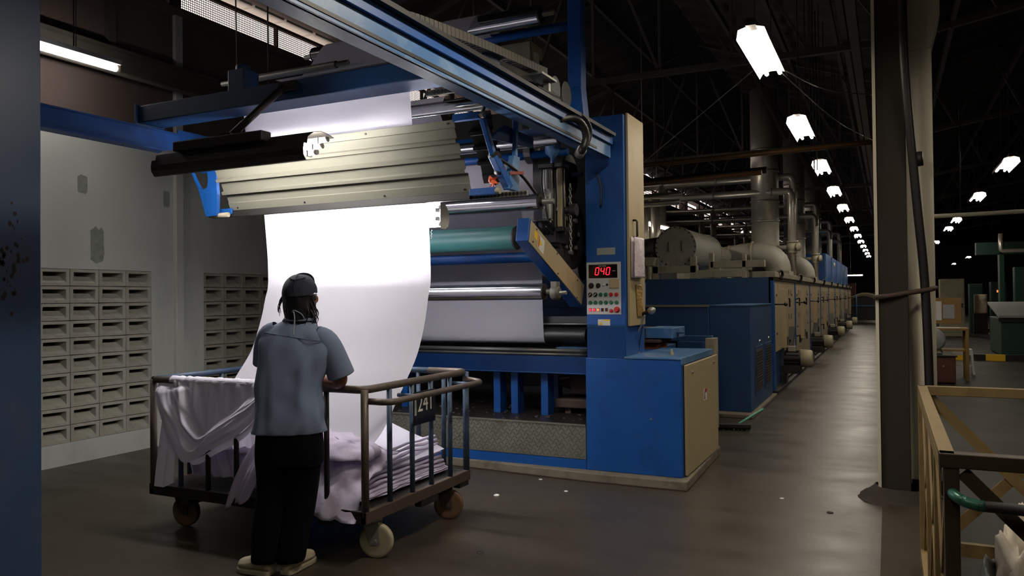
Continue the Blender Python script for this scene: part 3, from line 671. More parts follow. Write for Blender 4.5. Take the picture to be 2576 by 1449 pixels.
rb = thing('roller_shaft_head', 'dark shaft head with a bright collar, left of the control column', 'shaft', (-2.3, 5.9, 2.2))
g = G(); g.cyl((-2.45, 5.72, 2.19), (-2.25, 5.72, 2.19), .028, 14); g.lathe((-2.25, 5.72, 2.19), (1, 0, 0), [(0, .03), (0, .05), (0, .05), (.05, .05), (.05, .05), (.05, 0)], 14); build('shaft', g, DARK, rb)
g = G(); g.lathe((-2.36, 5.72, 2.20), (1, 0, 0), [(0, .032), (.06, .032)], 14); build('collar', g, CHROME, rb)
# ---- lower machine frame
mf = thing('machine_base_frame', 'blue lower frame of the delivery machine behind the tread step', 'machine', (-3.4, 6.6, .3))
g = G(); g.box(-4.9, -2.25, 6.32, 6.42, .84, .985); g.box(-4.9, -2.25, 6.30, 6.44, .83, .845); build('front_beam', g, BLUE, mf, bev=.006)
for x in (-4.3, -3.28, -3.10, -2.80):
    g = G(); g.box(x - .035, x + .035, 6.42, 6.55, .3, .84); build('upright', g, BLUE, mf, bev=.004)
g = G(); g.box(-2.98, -2.86, 6.9, 7.0, .3, .84); build('upright', g, BLUE_SHADE, mf, bev=.004)
g = G(); g.box(-4.9, -2.27, 7.5, 7.56, .2, 3.2); build('rear_blackout', g, BLACK, mf)  # black sheet, raised to block daylight showing through the machine
g = G(); g.box(-4.6, -2.92, 7.5, 7.54, 3.2, 3.5); build('rear_blackout', g, BLACK, mf)  # second black sheet, added to block the daylight above
g = G(); g.box(-4.9, -2.25, 7.25, 7.32, 1.25, 2.0); g.box(-4.9, -2.25, 7.22, 7.25, 1.40, 1.415); build('rear_panel', g, BLUE_SHADE, mf, bev=.004)
g = G(); g.cyl((-4.9, 6.32, 1.0), (-2.25, 6.32, 1.0), .012, 8); g.cyl((-4.9, 6.36, 1.03), (-2.26, 6.36, 1.03), .02, 8); g.cyl((-2.85, 6.45, 1.262), (-2.26, 6.45, 1.262), .008, 8); build('guide_rod', g, STEEL, mf)
g = G(); g.box(-2.66, -2.26, 6.36, 6.5, .995, 1.06); build('tray', g, BLUE_W, mf, bev=.004)
g = G(); g.box(-4.9, -2.25, 6.5, 6.56, 1.27, 1.33); build('cross_bar', g, BLACK, mf)
g = G(); g.box(-4.95, -4.83, 5.5, 7.4, .08, 2.7); build('left_frame', g, BLUE_SHADE, mf, bev=.008)
g = G(); g.box(-2.36, -2.27, 6.35, 7.4, 1.0, 2.7); build('right_frame', g, BLUE_SHADE, mf, bev=.008)
gm = thing('gear_pump', 'grimy cast pump on a bracket in the dark under the machine frame', 'pump', (-2.55, 6.7, .45))
g = G(); g.box(-2.62, -2.45, 6.6, 6.85, .62, .82); g.lathe((-2.75, 6.7, .72), (1, 0, 0), [(0, .05), (.1, .07), (.1, .07), (.3, .07), (.3, .03), (.45, .03)], 16); g.box(-2.75, -2.28, 6.55, 6.95, .50, .58); g.box(-2.68, -2.62, 6.6, 6.9, .3, .5); g.box(-2.4, -2.34, 6.6, 6.9, .3, .5)
build('pump_body', g, RUST, gm, bev=.008)
g = G(); g.cyl((-3.0, 6.65, .81), (-2.6, 6.65, .79), .014, 8); build('pipe', g, BROWNPIPE, gm)
# tread step
ts = thing('tread_step', 'chequer plate step with a bright edge in front of the machine frame', 'step', (-3.5, 6.4, .075))
g = G(); g.box(-4.9, -2.27, 6.05, 6.06, .16, .436); build('riser_plate', g, TREAD, ts)
g = G(); g.box(-4.9, -2.27, 6.05, 7.4, .436, .444); build('top_plate', g, TREADD, ts)
g = G(); g.box(-4.9, -2.27, 6.043, 6.056, .432, .447); build('edge_strip', g, ALU, ts)
g = G(); g.box(-4.9, -2.27, 6.055, 6.10, .075, .158); build('blue_skirting', g, BLUE, ts)
g = G()
n = 0
for i in range(80):
    for j in range(9):
        x = -4.86 + i * .0325 + (.016 if j % 2 else 0); z = .178 + j * .0305
        if x > -2.29: continue
        s = 1 if (i + j) % 2 else -1; dx, dz = .010, .010 * s
        g.bar((x - dx, 6.0485, z - dz), (x + dx, 6.0485, z + dz), .004, .005, up=(0, 1, 0))
build('tread_bar', g, mat('tread_bar_metal', '63635a', .4, .5, var=.2), ts, kind='stuff')
g = G()
for k in range(70):
    x = random.uniform(-4.2, -2.3); y = random.uniform(6.1, 7.0); s = random.uniform(.004, .018)
    g.box(x - s, x + s, y - s, y + s, .444, .446 + s * .8)
build('lint', g, mat('lint_grime', '3f342a', .9), ts, kind='stuff')

# ---- control cabinet
cb = thing('control_cabinet', 'tall blue control column on a lower cabinet with a cream door', 'control cabinet', (-1.86, 6.6, .075))
g = G(); g.box(-2.25, -1.915, 6.05, 6.58, 1.0, 2.985); build('column', g, BLUE, cb, bev=.006)
g = G(); g.box(-2.265, -1.467, 6.05, 7.20, .075, 1.0); build('lower_body', g, BLUE, cb, bev=.006)
g = G(); g.box(-1.93, -1.462, 6.04, 7.21, 1.0, 1.016); g.box(-1.469, -1.457, 6.04, 7.21, .965, 1.016); build('top_sheet', g, BLUE_W, cb, bev=.003)
g = G(); g.box(-2.25, -1.915, 6.046, 6.05, 1.255, 1.258); build('seam', g, BLUE_W, cb)
g = G(); g.box(-1.462, -1.440, 6.10, 7.33, .085, .955); dr = build('cream_door', g, CREAM, cb, 'cream lower cabinet door', bev=.006)
g = G()
for y, z in ((6.30, .885), (7.15, .90)): g.lathe((-1.44, y, z), (1, 0, 0), [(0, .014), (.006, .014), (.006, .014), (.006, .006), (.012, .006), (.012, 0)], 12)
build('door_lock', g, STEEL, dr)
g = G(); g.box(-1.440, -1.4385, 6.72, 6.84, .60, .70); lb = build('warning_label', g, PAPER, cb)
g = G(); g.box(-1.4385, -1.438, 6.76, 6.84, .665, .70); build('label_band', g, RED, lb)
g = G(); g.add([(-1.4378, 6.735, .61), (-1.4378, 6.775, .61), (-1.4378, 6.755, .69)], [(0, 1, 2)]); build('triangle', g, DARK, lb)
g = G(); g.box(-1.912, -1.890, 6.09, 6.53, 1.26, 3.0); d2 = build('cream_door', g, CREAM, cb, 'narrow cream door on the side of the column', bev=.005)
g = G(); g.tube([(-1.89, 6.20, 2.13), (-1.865, 6.20, 2.13), (-1.855, 6.20, 2.12), (-1.855, 6.20, 2.0), (-1.865, 6.20, 1.99), (-1.89, 6.20, 1.99)], .009, 8); build('handle', g, BLACK, d2)
g = G(); g.box(-2.153, -1.996, 6.046, 6.05, 1.845, 1.902); build('name_plate', g, GREYP, cb, bev=.001)
g = G(); g.lathe((-1.715, 6.05, .525), (0, -1, 0), [(0, .008), (.006, .008), (.006, .008), (.006, 0)], 12); build('plug', g, STEEL, cb)
# warning label below the panel
def pz(u, v): return (-2.245 + (u - 258) / 434 * .295, 1.785 - (v - 280) / 645 * .428)
def prect(g, u0, v0, u1, v1, ya, yb):
    a = pz(u0, v0); b = pz(u1, v1); return g.box(a[0], b[0], yb, ya, b[1], a[1])
g = G(); prect(g, 395, 985, 550, 1062, 6.05, 6.0485); lb = build('warning_label', g, PAPER, cb)
g = G(); prect(g, 470, 988, 548, 1008, 6.0485, 6.048); build('label_band', g, YELL, lb)
a, b, c_ = pz(405, 1052), pz(455, 1052), pz(430, 1000); g = G(); g.add([(a[0], 6.048, a[1]), (b[0], 6.048, b[1]), (c_[0], 6.048, c_[1])], [(0, 1, 2)]); build('triangle', g, YELL, lb)
p = pz(430, 1036); text('bolt_symbol', '!', .018, (p[0], 6.0475, p[1]), BLACK, cb)
# the operating panel
op = thing('operating_panel', 'grey operating panel with a red 040 display and coloured push buttons', 'control panel', (-2.1, 6.05, 1.357))
g = G(); prect(g, 258, 280, 692, 925, 6.05, 6.043); build('face_plate', g, mat('panel_grey', 'b4b6b6', .5, var=.05, dirt=.2, dcol='8b8b88'), op, bev=.002)
g = G(); prect(g, 288, 308, 650, 475, 6.043, 6.041); disp = build('display_window', g, mat('display_black', '150607', .15, var=.05), op)
text('line_speed_text', 'LINE SPEED', .0135, (pz(462, 328)[0], 6.0405, pz(462, 328)[1]), PAPER, op)
text('unit_text', 'm/min', .0125, (pz(605, 390)[0], 6.0405, pz(605, 390)[1]), PAPER, op)
SEG = {'0': 'abcdef', '4': 'fgbc'}
def digit(ch, u0):
    g = G(); w_, h_ = 41, 88; v0 = 348; th = 12; sl = 14
    P = dict(a=(0, 0, 1, 0), b=(1, 0, 1, 1), c=(1, 1, 1, 2), d=(0, 2, 1, 2), e=(0, 1, 0, 2), f=(0, 0, 0, 1), g=(0, 1, 1, 1))
    for s in SEG[ch]:
        x0, y0, x1, y1 = P[s]
        def q(x, y):
            a = pz(u0 + x * w_ + sl * (1 - y / 2) - sl / 2, v0 + y * h_ / 2); return V((a[0], 6.0400, a[1]))
        p, r = q(x0, y0), q(x1, y1); d = (r - p) * .06; g.bar(p + d, r - d, .0062, .002, up=(0, 1, 0))
    return build('red_digit', g, LED, op)
for ch_, u0 in zip('040', (376, 444, 514)): digit(ch_, u0)
def knob(u, v, r, m, h=.012, nm='push_button', ring=True):
    a = pz(u, v); r = r / 434 * .295; g = G()
    if ring: g.lathe((a[0], 6.043, a[1]), (0, -1, 0), [(0, r * 1.25), (.003, r * 1.25), (.003, r * 1.25), (.003, r)], 16)
    g.lathe((a[0], 6.043, a[1]), (0, -1, 0), [(0, r), (h * .8, r), (h, r * .85), (h, r * .85), (h, 0)], 16); return build(nm, g, m, op)
for u, v, r, m in [(318, 568, 28, BLACK), (408, 567, 24, BLACK)]: knob(u, v, r, m, .018, 'rotary_knob')
knob(483, 558, 13, WHITE, nm='indicator', ring=False); knob(522, 558, 13, BLACK, nm='indicator', ring=False)
for u in (305, 370):
    k_ = knob(u, 680, 22, BLACK, .014, 'selector_switch'); a = pz(u, 680); g = G(); g.bar((a[0] - .008, 6.028, a[1] - .008), (a[0] + .009, 6.028, a[1] + .009), .005, .004, up=(0, 1, 0)); build('pointer', g, PAPER, k_)
for u, m in ((437, GREENB), (502, GREENB), (568, RED), (635, RED)): knob(u, 680, 20, m)
for u in (305, 370, 437, 502, 568, 635): knob(u, 780, 20, GREENB)
for u, e in ((305, 1), (355, 1), (404, 2), (457, 0), (508, 0)):
    g = G(); prect(g, u - 16, 846, u + 16, 888, 6.043, 6.040); s_ = build('rocker_switch', g, DARK, op)
    g = G(); prect(g, u - 11, 853, u + 11, 883, 6.040, 6.037); build('rocker_lamp', g, LED if e == 1 else LEDO if e == 2 else mat('dark_red_lens', '4a1010', .3), s_)
knob(568, 882, 19, RED); knob(640, 866, 30, RED, .028, 'emergency_stop')
g = G(); prect(g, 552, 485, 670, 603, 6.043, 6.034); build('cover_plate', g, CREAM, op, bev=.003)
g = G()
for u0, v0, u1, v1 in ((276, 505, 456, 603), (466, 505, 543, 600), (278, 620, 402, 710), (406, 620, 535, 710), (538, 620, 668, 710), (278, 716, 668, 812), (278, 818, 532, 915), (538, 818, 600, 915)):
    for a_, b_, c_, d_ in ((u0, v0, u1, v0 + 2), (u0, v1 - 2, u1, v1), (u0, v0, u0 + 2, v1), (u1 - 2, v0, u1, v1)): prect(g, a_, b_, c_, d_, 6.043, 6.0426)
build('frame_line', g, GREYP, op, kind='stuff')
# bag of papers on the handle, tape residue
pb = thing('plastic_document_bag', 'crumpled clear plastic bag hanging on the cream door handle', 'bag', (-1.86, 6.25, 1.7))
PLAS = mat('crumpled_plastic', 'c4b6bd', .25, var=.08, bump=.5, bscale=70)
def bagf(u, v):
    return V((-1.855 + .028 * math.sin(u * PI) * math.sin(min(1, v * 1.4) * PI / 2) + .006 * noise.noise(V((u * 9, v * 14, 1))), 6.11 + .29 * u - .02 * (1 - v) * (u - .5), 1.99 - .335 * v))
def bagb(u, v): p = bagf(u, v); p.x = -1.882; return p
g = G(); g.sheet(bagf, 16, 20); g.sheet(bagb, 2, 2); build('bag', g, PLAS, pb, thick=.002)
g = G(); g.tube([(-1.86, 6.20, 2.02), (-1.86, 6.23, 1.985)], .003, 6); build('string', g, WHITE, pb)
tp = thing('crumpled_tape', 'strip of crumpled glossy tape on the cream column door', 'tape', (-1.885, 6.3, 1.3))
def tapef(u, v): return V((-1.884 + .012 * abs(noise.noise(V((u * 5, v * 16, 4)))), 6.24 + .15 * u + .02 * math.sin(v * 9) * u + .04 * v, 1.60 - .27 * v))
g = G(); g.sheet(tapef, 8, 36); build('tape', g, mat('glossy_tape', 'a08048', .15, var=.3, bump=.4, bscale=50), tp, thick=.002)
# gooseneck lamp-like microphone
mk = thing('gooseneck_microphone', 'microphone with a round mesh head on a bent chrome stalk on the lower cabinet', 'microphone', (-1.93, 6.4, 1.016))
g = G(); g.tube(spline([(-1.935, 6.4, 1.016), (-1.935, 6.4, 1.11), (-1.925, 6.4, 1.19), (-1.88, 6.4, 1.29), (-1.855, 6.4, 1.345)], 24), .009, 10); build('stalk', g, STEEL, mk)
g = G(); g.tube(spline([(-1.92, 6.42, 1.02), (-1.905, 6.42, 1.15), (-1.88, 6.42, 1.26)], 14), .004, 6); build('cable', g, RUBBER, mk)
g = G(); g.lathe((-1.90, 6.41, 1.345), (1, -.06, .35), [(0, .012), (.08, .02), (.08, .02)], 14); build('handle', g, DARK, mk)
g = G(); g.lathe((-1.825, 6.40, 1.372), (1, -.06, .35), [(0, .02), (.01, .028), (.03, .032), (.05, .025), (.062, .01), (.064, 0)], 16); build('mesh_head', g, STEEL, mk)
g = G(); g.lathe((-1.935, 6.4, 1.016), (0, 0, 1), [(0, .035), (.006, .035), (.006, .035), (.01, .012)], 16); build('base', g, STEEL, mk)
kb = thing('toggle_lever', 'small metal lever on top of the lower cabinet', 'lever', (-1.6, 6.25, 1.016))
g = G(); g.lathe((-1.62, 6.35, 1.016), (0, 0, 1), [(0, .02), (.01, .02), (.03, .009), (.05, .008), (.05, 0)], 12); build('lever', g, CREAM_D, kb)
# cable on the column
cl = thing('black_cable', 'black cable sagging down the front of the blue control column', 'cable', (-2.1, 6.03, 2.4))
g = G(); g.tube(spline([(-2.15, 6.035, 2.52), (-2.12, 6.035, 2.46), (-2.105, 6.035, 2.36), (-2.11, 6.035, 2.24)], 14), .008, 8); build('cable', g, RUBBER, cl)
# ================================================================== CLOTH, CART, LAMPS
# ---- the running cloth web: one long sheet (y, z) from the roof rollers to the cart
FX0, FX1 = -4.25, -2.80
def web(path, n, nu, nz=.004, x0=FX0, x1=FX1, taper=None):
    P = spline([(0, y, z) for y, z in path], n); g = G()
    def fn(u, v):
        i = min(int(v * (n - 1) + .5), n - 1); p = P[i]
        a, b = x0, x1
        if taper: a, b = taper(i / (n - 1), a, b)
        x = a + (b - a) * u
        return V((x, p.y + nz * noise.noise(V((x * 2.2, i * .09, 2))), p.z + nz * noise.noise(V((x * 2, i * .1, 8)))))
    g.sheet(fn, nu, n - 1); return g
fw_ = thing('fabric_web', 'white cloth web running over the rollers and hanging down into the cart', 'cloth', (-3.5, 4.2, .55))
front = [(5.345, 3.62), (5.32, 3.66), (5.26, 3.678), (5.20, 3.655), (5.14, 3.60), (5.0, 3.42), (4.86, 3.28), (4.78, 3.235), (4.70, 3.215), (4.60, 3.205)]
build('upper_web', web(front, 40, 24), FABRIC, fw_)
mid = [(4.55, 2.99), (4.40, 2.985), (4.31, 2.95), (4.275, 2.88), (4.285, 2.76), (4.305, 2.64), (4.37, 2.45), (4.44, 2.28), (4.475, 2.15), (4.495, 1.95), (4.508, 1.76), (4.507, 1.61), (4.478, 1.52), (4.43, 1.35), (4.335, 1.14), (4.19, .968), (4.056, .81), (3.948, .678), (3.86, .60), (3.80, .555)]
def tp_(t, a, b):
    k = max(0, (t - .86) / .14); return a + .10 * k * k, b - .06 * k * k
build('hanging_web', web(mid, 110, 40, .006, taper=tp_), FABRIC, fw_)
rear = [(6.55, 1.075), (6.47, 1.08), (6.425, 1.16), (6.415, 1.3), (6.40, 1.5), (6.42, 1.66), (6.5, 1.86), (6.44, 2.0), (6.2, 2.1), (5.75, 2.09), (5.58, 2.13), (5.60, 2.25), (5.75, 2.32), (5.98, 2.40), (6.0, 2.52), (5.95, 2.66)]
rearp = [(6.57, 1.08), (6.50, 1.078), (6.43, 1.11), (6.415, 1.2), (6.40, 1.45), (6.40, 1.70), (6.42, 2.0), (6.42, 2.4)]
build('rear_web', web(rearp, 40, 12, .003), FABRIC, fw_)
build('rear_web', web([(5.83, 2.10), (5.83, 2.14), (5.82, 2.3), (5.82, 2.64)], 12, 12, .003, FX0, -2.62), FABRIC, fw_)
build('rear_web', web([(5.62, 1.95), (5.6, 2.0), (5.6, 2.13), (5.58, 2.21)], 10, 12, .003, FX0, -2.62), FABRIC, fw_)
build('rear_web', web([(4.72, 2.93), (4.68, 2.86), (4.66, 2.78), (4.72, 2.72)], 10, 12, .003), FABRIC, fw_)
build('rear_web', web([(5.60, 3.66), (5.56, 3.60), (5.44, 3.57), (5.40, 3.62)], 10, 12, .003), FABRIC, fw_)

# ---- lamps over the cloth
def tubes_of(t, pts, x0, x1, r, tm, endm=WHITE):
    for y, z in pts:
        g = G(); g.cyl((x0, y, z), (x1, y, z), r, 14); tb = build('lit_tube', g, tm, t)
        for x, s in ((x0, -1), (x1, 1)):
            g = G(); g.cyl((x, y, z), (x + s * .018, y, z), r * 1.02, 14); build('end_cap', g, endm, tb)
l1 = thing('front_inspection_lamp', 'black hooded lamp with three bright tubes hanging before the aluminium apron', 'lamp', (-3.83, 3.72, 2.36))
HOOD = mat('hood_black', '2a2621', .55, .2, var=.25, dirt=.3, dcol='4d4436')
hx0, hx1 = -4.49, -3.17
PR = [(3.70, 2.352), (3.69, 2.355), (3.668, 2.385), (3.665, 2.42), (3.672, 2.455), (3.70, 2.455), (3.71, 2.50), (3.76, 2.535), (3.83, 2.552), (3.90, 2.545), (3.955, 2.532)]
g = G(); vs = []
for y, z in PR: vs += [(hx0, y, z), (hx1, y, z)]
g.add(vs, [(2 * i, 2 * i + 1, 2 * i + 3, 2 * i + 2) for i in range(len(PR) - 1)]); build('hood', g, HOOD, l1, thick=.004)
g = G(); g.prism([(hx0 + .002, y, z) for y, z in PR], (.003, 0, 0)); build('hood_end', g, HOOD, l1)
g = G(); g.box(-4.28, -3.50, 3.66, 3.75, 2.50, 2.565); build('ballast_box', g, HOOD, l1, bev=.008)
tubes_of(l1, [(3.725, 2.40), (3.775, 2.445), (3.825, 2.495)], -4.44, -3.13, .016, TUBE_F)
g = G()
for z, y in ((2.40, 3.72), (2.445, 3.77), (2.495, 3.82)):
    for x in (-3.17, -4.45): g.box(x - .006, x + .006, y - .02, y + .02, z - .024, z + .012)
build('lamp_holder', g, BLACK, l1, kind='stuff')
g = G(); g.tube([(-3.83, 3.71, 2.55), (-3.62, 4.0, 2.93)], .024, 12); g.box(-3.66, -3.52, 3.985, 4.02, 2.90, 2.96); g.box(-3.88, -3.78, 3.68, 3.74, 2.56, 2.58); build('hanger_arm', g, DARK, l1)
l2 = thing('rear_inspection_lamp', 'white glaring tube lamp behind the cloth, its right end peeping past the edge', 'lamp', (-3.46, 4.68, 2.0))
bx0, bx1 = -4.16, -2.775
PL = [(4.70, 2.005), (4.715, 2.04), (4.72, 2.06), (4.72, 2.07), (4.70, 2.12), (4.66, 2.165), (4.60, 2.17)]
g = G(); vs = []
for y, z in PL: vs += [(bx0, y, z), (bx1, y, z)]
g.add(vs, [(2 * i, 2 * i + 1, 2 * i + 3, 2 * i + 2) for i in range(len(PL) - 1)]); build('reflector', g, REFL, l2, thick=.003)
g = G(); g.prism([(bx1, y, z) for y, z in [(4.60, 1.985), (4.66, 1.985)] + PL], (.004, 0, 0)); build('reflector_end', g, REFL, l2)
tubes_of(l2, [(4.63, 2.02), (4.65, 2.075), (4.63, 2.135)], -4.12, -2.80, .016, TUBE_R)
g = G()
for y, z in ((4.61, 2.055), (4.61, 2.115)): g.box(-2.812, -2.796, y - .015, y + .02, z - .016, z + .012)
build('lamp_holder', g, DARK, l2, kind='stuff')
g = G(); g.box(-2.86, -2.83, 4.72, 4.75, 2.05, 2.20); g.box(-4.1, -4.07, 4.72, 4.75, 2.05, 2.20); g.box(-4.3, -2.2, 4.74, 4.77, 2.19, 2.22); build('bracket', g, DARK, l2)
g = G(); g.tube([(-2.86 + .006 * math.sin(k * 1.7), 4.62, 1.98 - k * .006) for k in range(12)], .0015, 5); build('wire_curl', g, STEEL, l2)
# added lamp to brighten the rollers, unseen behind the apron
l3 = thing('added_inner_lamp', 'added tube lamp unseen behind the aluminium apron, brightening the rollers', 'lamp', (-3.7, 4.98, 2.52))
g = G(); g.box(-4.35, -3.05, 4.94, 5.02, 2.56, 2.60); build('batten', g, WHITE, l3, bev=.005)
g = G(); g.cyl((-4.32, 4.98, 2.535), (-3.08, 4.98, 2.535), .018, 12); build('lit_tube', g, TUBE_I, l3)
g = G(); g.cyl((-4.2, 4.98, 2.6), (-4.2, 4.75, 3.05), .008, 8); g.cyl((-3.3, 4.98, 2.6), (-3.3, 4.75, 3.05), .008, 8); build('hanger', g, DARK, l3, kind='stuff')
# wall-side batten
lw = thing('wall_batten_lamp', 'bright single tube batten hanging along the left wall', 'lamp', (-6.3, 4.15, 3.58))
g = G(); g.box(-6.33, -6.25, 3.5, 4.80, 3.655, 3.70); build('batten', g, WHITE, lw, bev=.006)
g = G(); g.cyl((-6.29, 3.52, 3.622), (-6.29, 4.765, 3.622), .028, 14); build('lit_tube', g, TUBE_W, lw)
g = G(); g.box(-6.31, -6.27, 4.765, 4.80, 3.60, 3.66); build('lamp_holder', g, CREAM_D, lw)
g = G()
for y in (3.7, 4.36): g.cyl((-6.29, y, 3.70), (-6.29, y, 5.7), .006, 6); g.cyl((-6.26, y, 3.70), (-6.25, y, 5.7), .004, 6)
build('hanger_wire', g, DARK, lw)
rd = thing('hanging_rod', 'thin rusty rod hanging from the roof in front of the grille', 'rod', (-5.5, 5.0, 3.3))
g = G(); g.cyl((-5.35, 5.3, 3.45), (-5.4, 5.3, 6.2), .007, 6); build('rod', g, RUST, rd)
rd = thing('hanging_rod', 'second thin rod nearer the left gantry beam, before the grille', 'rod', (-4.7, 4.6, 3.2))
g = G(); g.cyl((-4.60, 4.9, 3.19), (-4.62, 4.9, 6.2), .007, 6); build('rod', g, RUST, rd)

# ---- the cart
ct = thing('cloth_cart', 'worn blue tube cart number 241 on four casters, filled with white cloth', 'cart', (-3.51, 4.15, 0))
CX0, CX1, CY0, CY1, ZP, ZR = -4.36, -2.66, 3.57, 4.73, .31, .99
def bend(pts, r, n=6):
    out = []
    for i, p in enumerate(pts):
        p = V(p)
        if i in (0, len(pts) - 1): out.append(p); continue
        a = (V(pts[i - 1]) - p).normalized(); b = (V(pts[i + 1]) - p).normalized()
        for k in range(n + 1):
            t = k / n; out.append((p + a * r) * (1 - t) ** 2 + p * 2 * t * (1 - t) + (p + b * r) * t * t)
    return out
g = G(); loop = bend([(CX0 + .4, CY0, ZR), (CX1, CY0, ZR), (CX1, CY1, ZR), (CX1 - .3, CY1, ZR)], .07); g.tube(loop, .023, 12)
g.tube([(CX0 + .4, CY0, ZR), (CX0 + .02, CY0, ZR)], .023, 12); build('top_rail', g, RAILW, ct, 'bare worn top rail')
g = G(); g.tube([(CX0, CY0, ZR), (CX0, CY1, ZR)], .021, 12); g.tube([(CX0, CY1, ZR), (CX1 - .28, CY1, ZR)], .021, 12); build('top_rail', g, RAILP, ct)
g = G(); g.tube(bend([(CX1 + .01, CY0 + .02, .925), (CX1 + .16, CY0 + .02, .925), (CX1 + .16, CY1 - .04, .93), (CX1 + .01, CY1 - .04, .945)], .08), .019, 12)
build('push_handle', g, RAILW, ct)
g = G(); g.tube([(CX1 + .0, CY0 + .33, .925), (CX1 + .155, CY0 + .33, .925)], .012, 8); g.tube([(CX1 + .0, CY1 - .2, .93), (CX1 + .155, CY1 - .2, .93)], .014, 8); build('handle_stay', g, RAILP, ct)
def upright(x, y, r=.016, m=RAILP):
    g = G(); g.cyl((x, y, ZP - .03), (x, y, ZR), r, 10); build('bar', g, m, ct)
for x in (CX0, CX1):
    for y in (CY0, CY1): upright(x, y, .022, RAILP if y > 4 else RAILW)
for x in (-4.11, -3.87, -3.63, -3.40, -3.17, -2.93): upright(x, CY0, m=DARK if x > -4 else RAILP)
for y in (3.81, 4.05, 4.27, 4.51): upright(CX1, y)
for y in (3.86, 4.15, 4.44): upright(CX0, y)
for x in (-4.05, -3.75, -3.4, -3.05, -2.84): upright(x, CY1)
g = G()
g.box(CX0 - .02, CX1 + .02, CY0 - .02, CY0 + .02, ZP - .07, ZP); build('platform_edge', g, DARK, ct, bev=.005)
g = G(); g.box(CX0 - .02, CX1 + .02, CY1 - .02, CY1 + .02, ZP - .07, ZP)
build('platform_edge', g, DARK, ct, bev=.005)
g = G()
g.box(CX1 - .02, CX1 + .022, CY0 - .02, CY1 + .02, ZP - .07, ZP); build('platform_edge', g, RUST, ct, bev=.005)
g = G(); g.box(CX0 - .022, CX0 + .02, CY0 - .02, CY1 + .02, ZP - .07, ZP); build('platform_edge', g, RUST, ct, bev=.005)
g = G(); g.box(CX0, CX1, CY0, CY1, ZP - .035, ZP - .005); build('platform', g, DARK, ct)
g = G(); g.box(CX0 + .25, CX0 + .33, CY0 - .01, CY1 + .01, ZP - .11, ZP - .07); g.box(CX1 - .33, CX1 - .25, CY0 - .01, CY1 + .01, ZP - .11, ZP - .07); g.box(CX1 - .03, CX1 + .02, 4.12, 4.32, ZP - .11, ZP - .07); g.box(CX1 - .03, CX1 + .02, 4.6, 4.72, ZP - .1, ZP - .07)
build('cross_member', g, DARK, ct, kind='stuff')
WHEEL = mat('caster_wheel', '9d947c', .6, var=.15, dirt=.5, dcol='6a5a42', dscale=6)
WHEELB = mat('caster_wheel_brown', '5e4530', .6, var=.2, dirt=.5, dcol='45301f', dscale=6)
def caster(x, y, az, m, lab):
    r = .1; d = V((math.cos(az), math.sin(az), 0)); a = V((-d.y, d.x, 0)); c = V((x, y, r))
    g = G(); g.lathe(c - a * .02, a, [(0, 0), (0, .03), (0, .03), (.001, r * .78), (0, r * .95), (.005, r), (.035, r), (.04, r * .95), (.039, r * .78), (.04, .03), (.04, 0)], 28)
    wh = build('wheel', g, m, ct, lab)
    g = G()
    for s in (-1, 1):
        o = a * (s * .028)
        g.prism([c + o + d * .03 - V((0, 0, .02)), c + o - d * .03 - V((0, 0, .02)), c + o - d * .075 + V((0, 0, .115)), c + o + d * .02 + V((0, 0, .115))], a * (.004 * s))
    q = c - d * .03
    g.box(q.x - .045, q.x + .045, q.y - .045, q.y + .045, .212, .222); g.cyl((q.x, q.y, .205), (q.x, q.y, .245), .03, 14); g.cyl(c - a * .035, c + a * .035, .012, 10)
    build('caster_fork', g, RUST if m is WHEELB else STEEL, ct)
caster(-2.70, 3.73, 0.25, WHEEL, 'pale front caster wheel')
caster(-2.72, 4.585, 0.35, WHEELB, 'brown rear caster wheel')
caster(-4.25, 3.735, 0.15, WHEELB, None)
caster(-4.2, 4.55, 0.5, WHEELB, None)
g = G(); g.box(CX1 + .02, CX1 + .026, 4.04, 4.285, .72, .925); pl = build('number_plate', g, mat('plate_black', '17181c', .45, var=.3), ct, 'black plate with white number', bev=.002)
WORLD[pl.name] = WORLD[ct.name]
PLW = mat('number_white', 'c9c6bd', .6, var=.15)
text('number_text', '241', .15, (CX1 + .0275, 4.165, .845), PLW, pl, (PI / 2, 0, PI / 2), sx=.82)
g = G(); g.box(CX1 + .0262, CX1 + .027, 4.04, 4.062, .78, .88); build('plate_sticker', g, GREYP, pl)
# ---- heap of folded cloth in the cart
hp = thing('fabric_heap', 'heap of folded and crumpled white cloth lying in the cart', 'cloth heap', (-3.4, 4.1, .31))
def crump(x, y, a, s, sd):
    n1 = noise.noise(V((x * s, y * s, sd))); n2 = noise.noise(V((x * s * 2.3 + 5, y * s * 2.3, sd + 3)))
    return a * (1 - 2 * abs(n1)) + a * .5 * (1 - 2 * abs(n2))
rng = random.Random(3)
def layer(xa, xb, ya, yb, zf, sd, amp, nu=40, nv=26):
    g = G()
    def fn(u, v):
        x = xa + (xb - xa) * u; y = ya + (yb - ya) * v
        e = min(1, min(u, 1 - u, v, 1 - v) * 7)
        x += .03 * noise.noise(V((y * 6, sd, 1))) * (1 if u > .5 else -1) * abs(2 * u - 1) ** 3; y += .03 * noise.noise(V((x * 6, sd, 5))) * abs(2 * v - 1) ** 3
        return V((x, y, zf(x, y) + crump(x, y, amp, 3.2, sd) * (.35 + .65 * e)))
    g.sheet(fn, nu, nv); return g
def top(x, y): return .33 + .26 * max(0, min(1, (-2.66 - x) / .75)) * max(0, min(1, (y - 3.55) / .35))
NL = 11
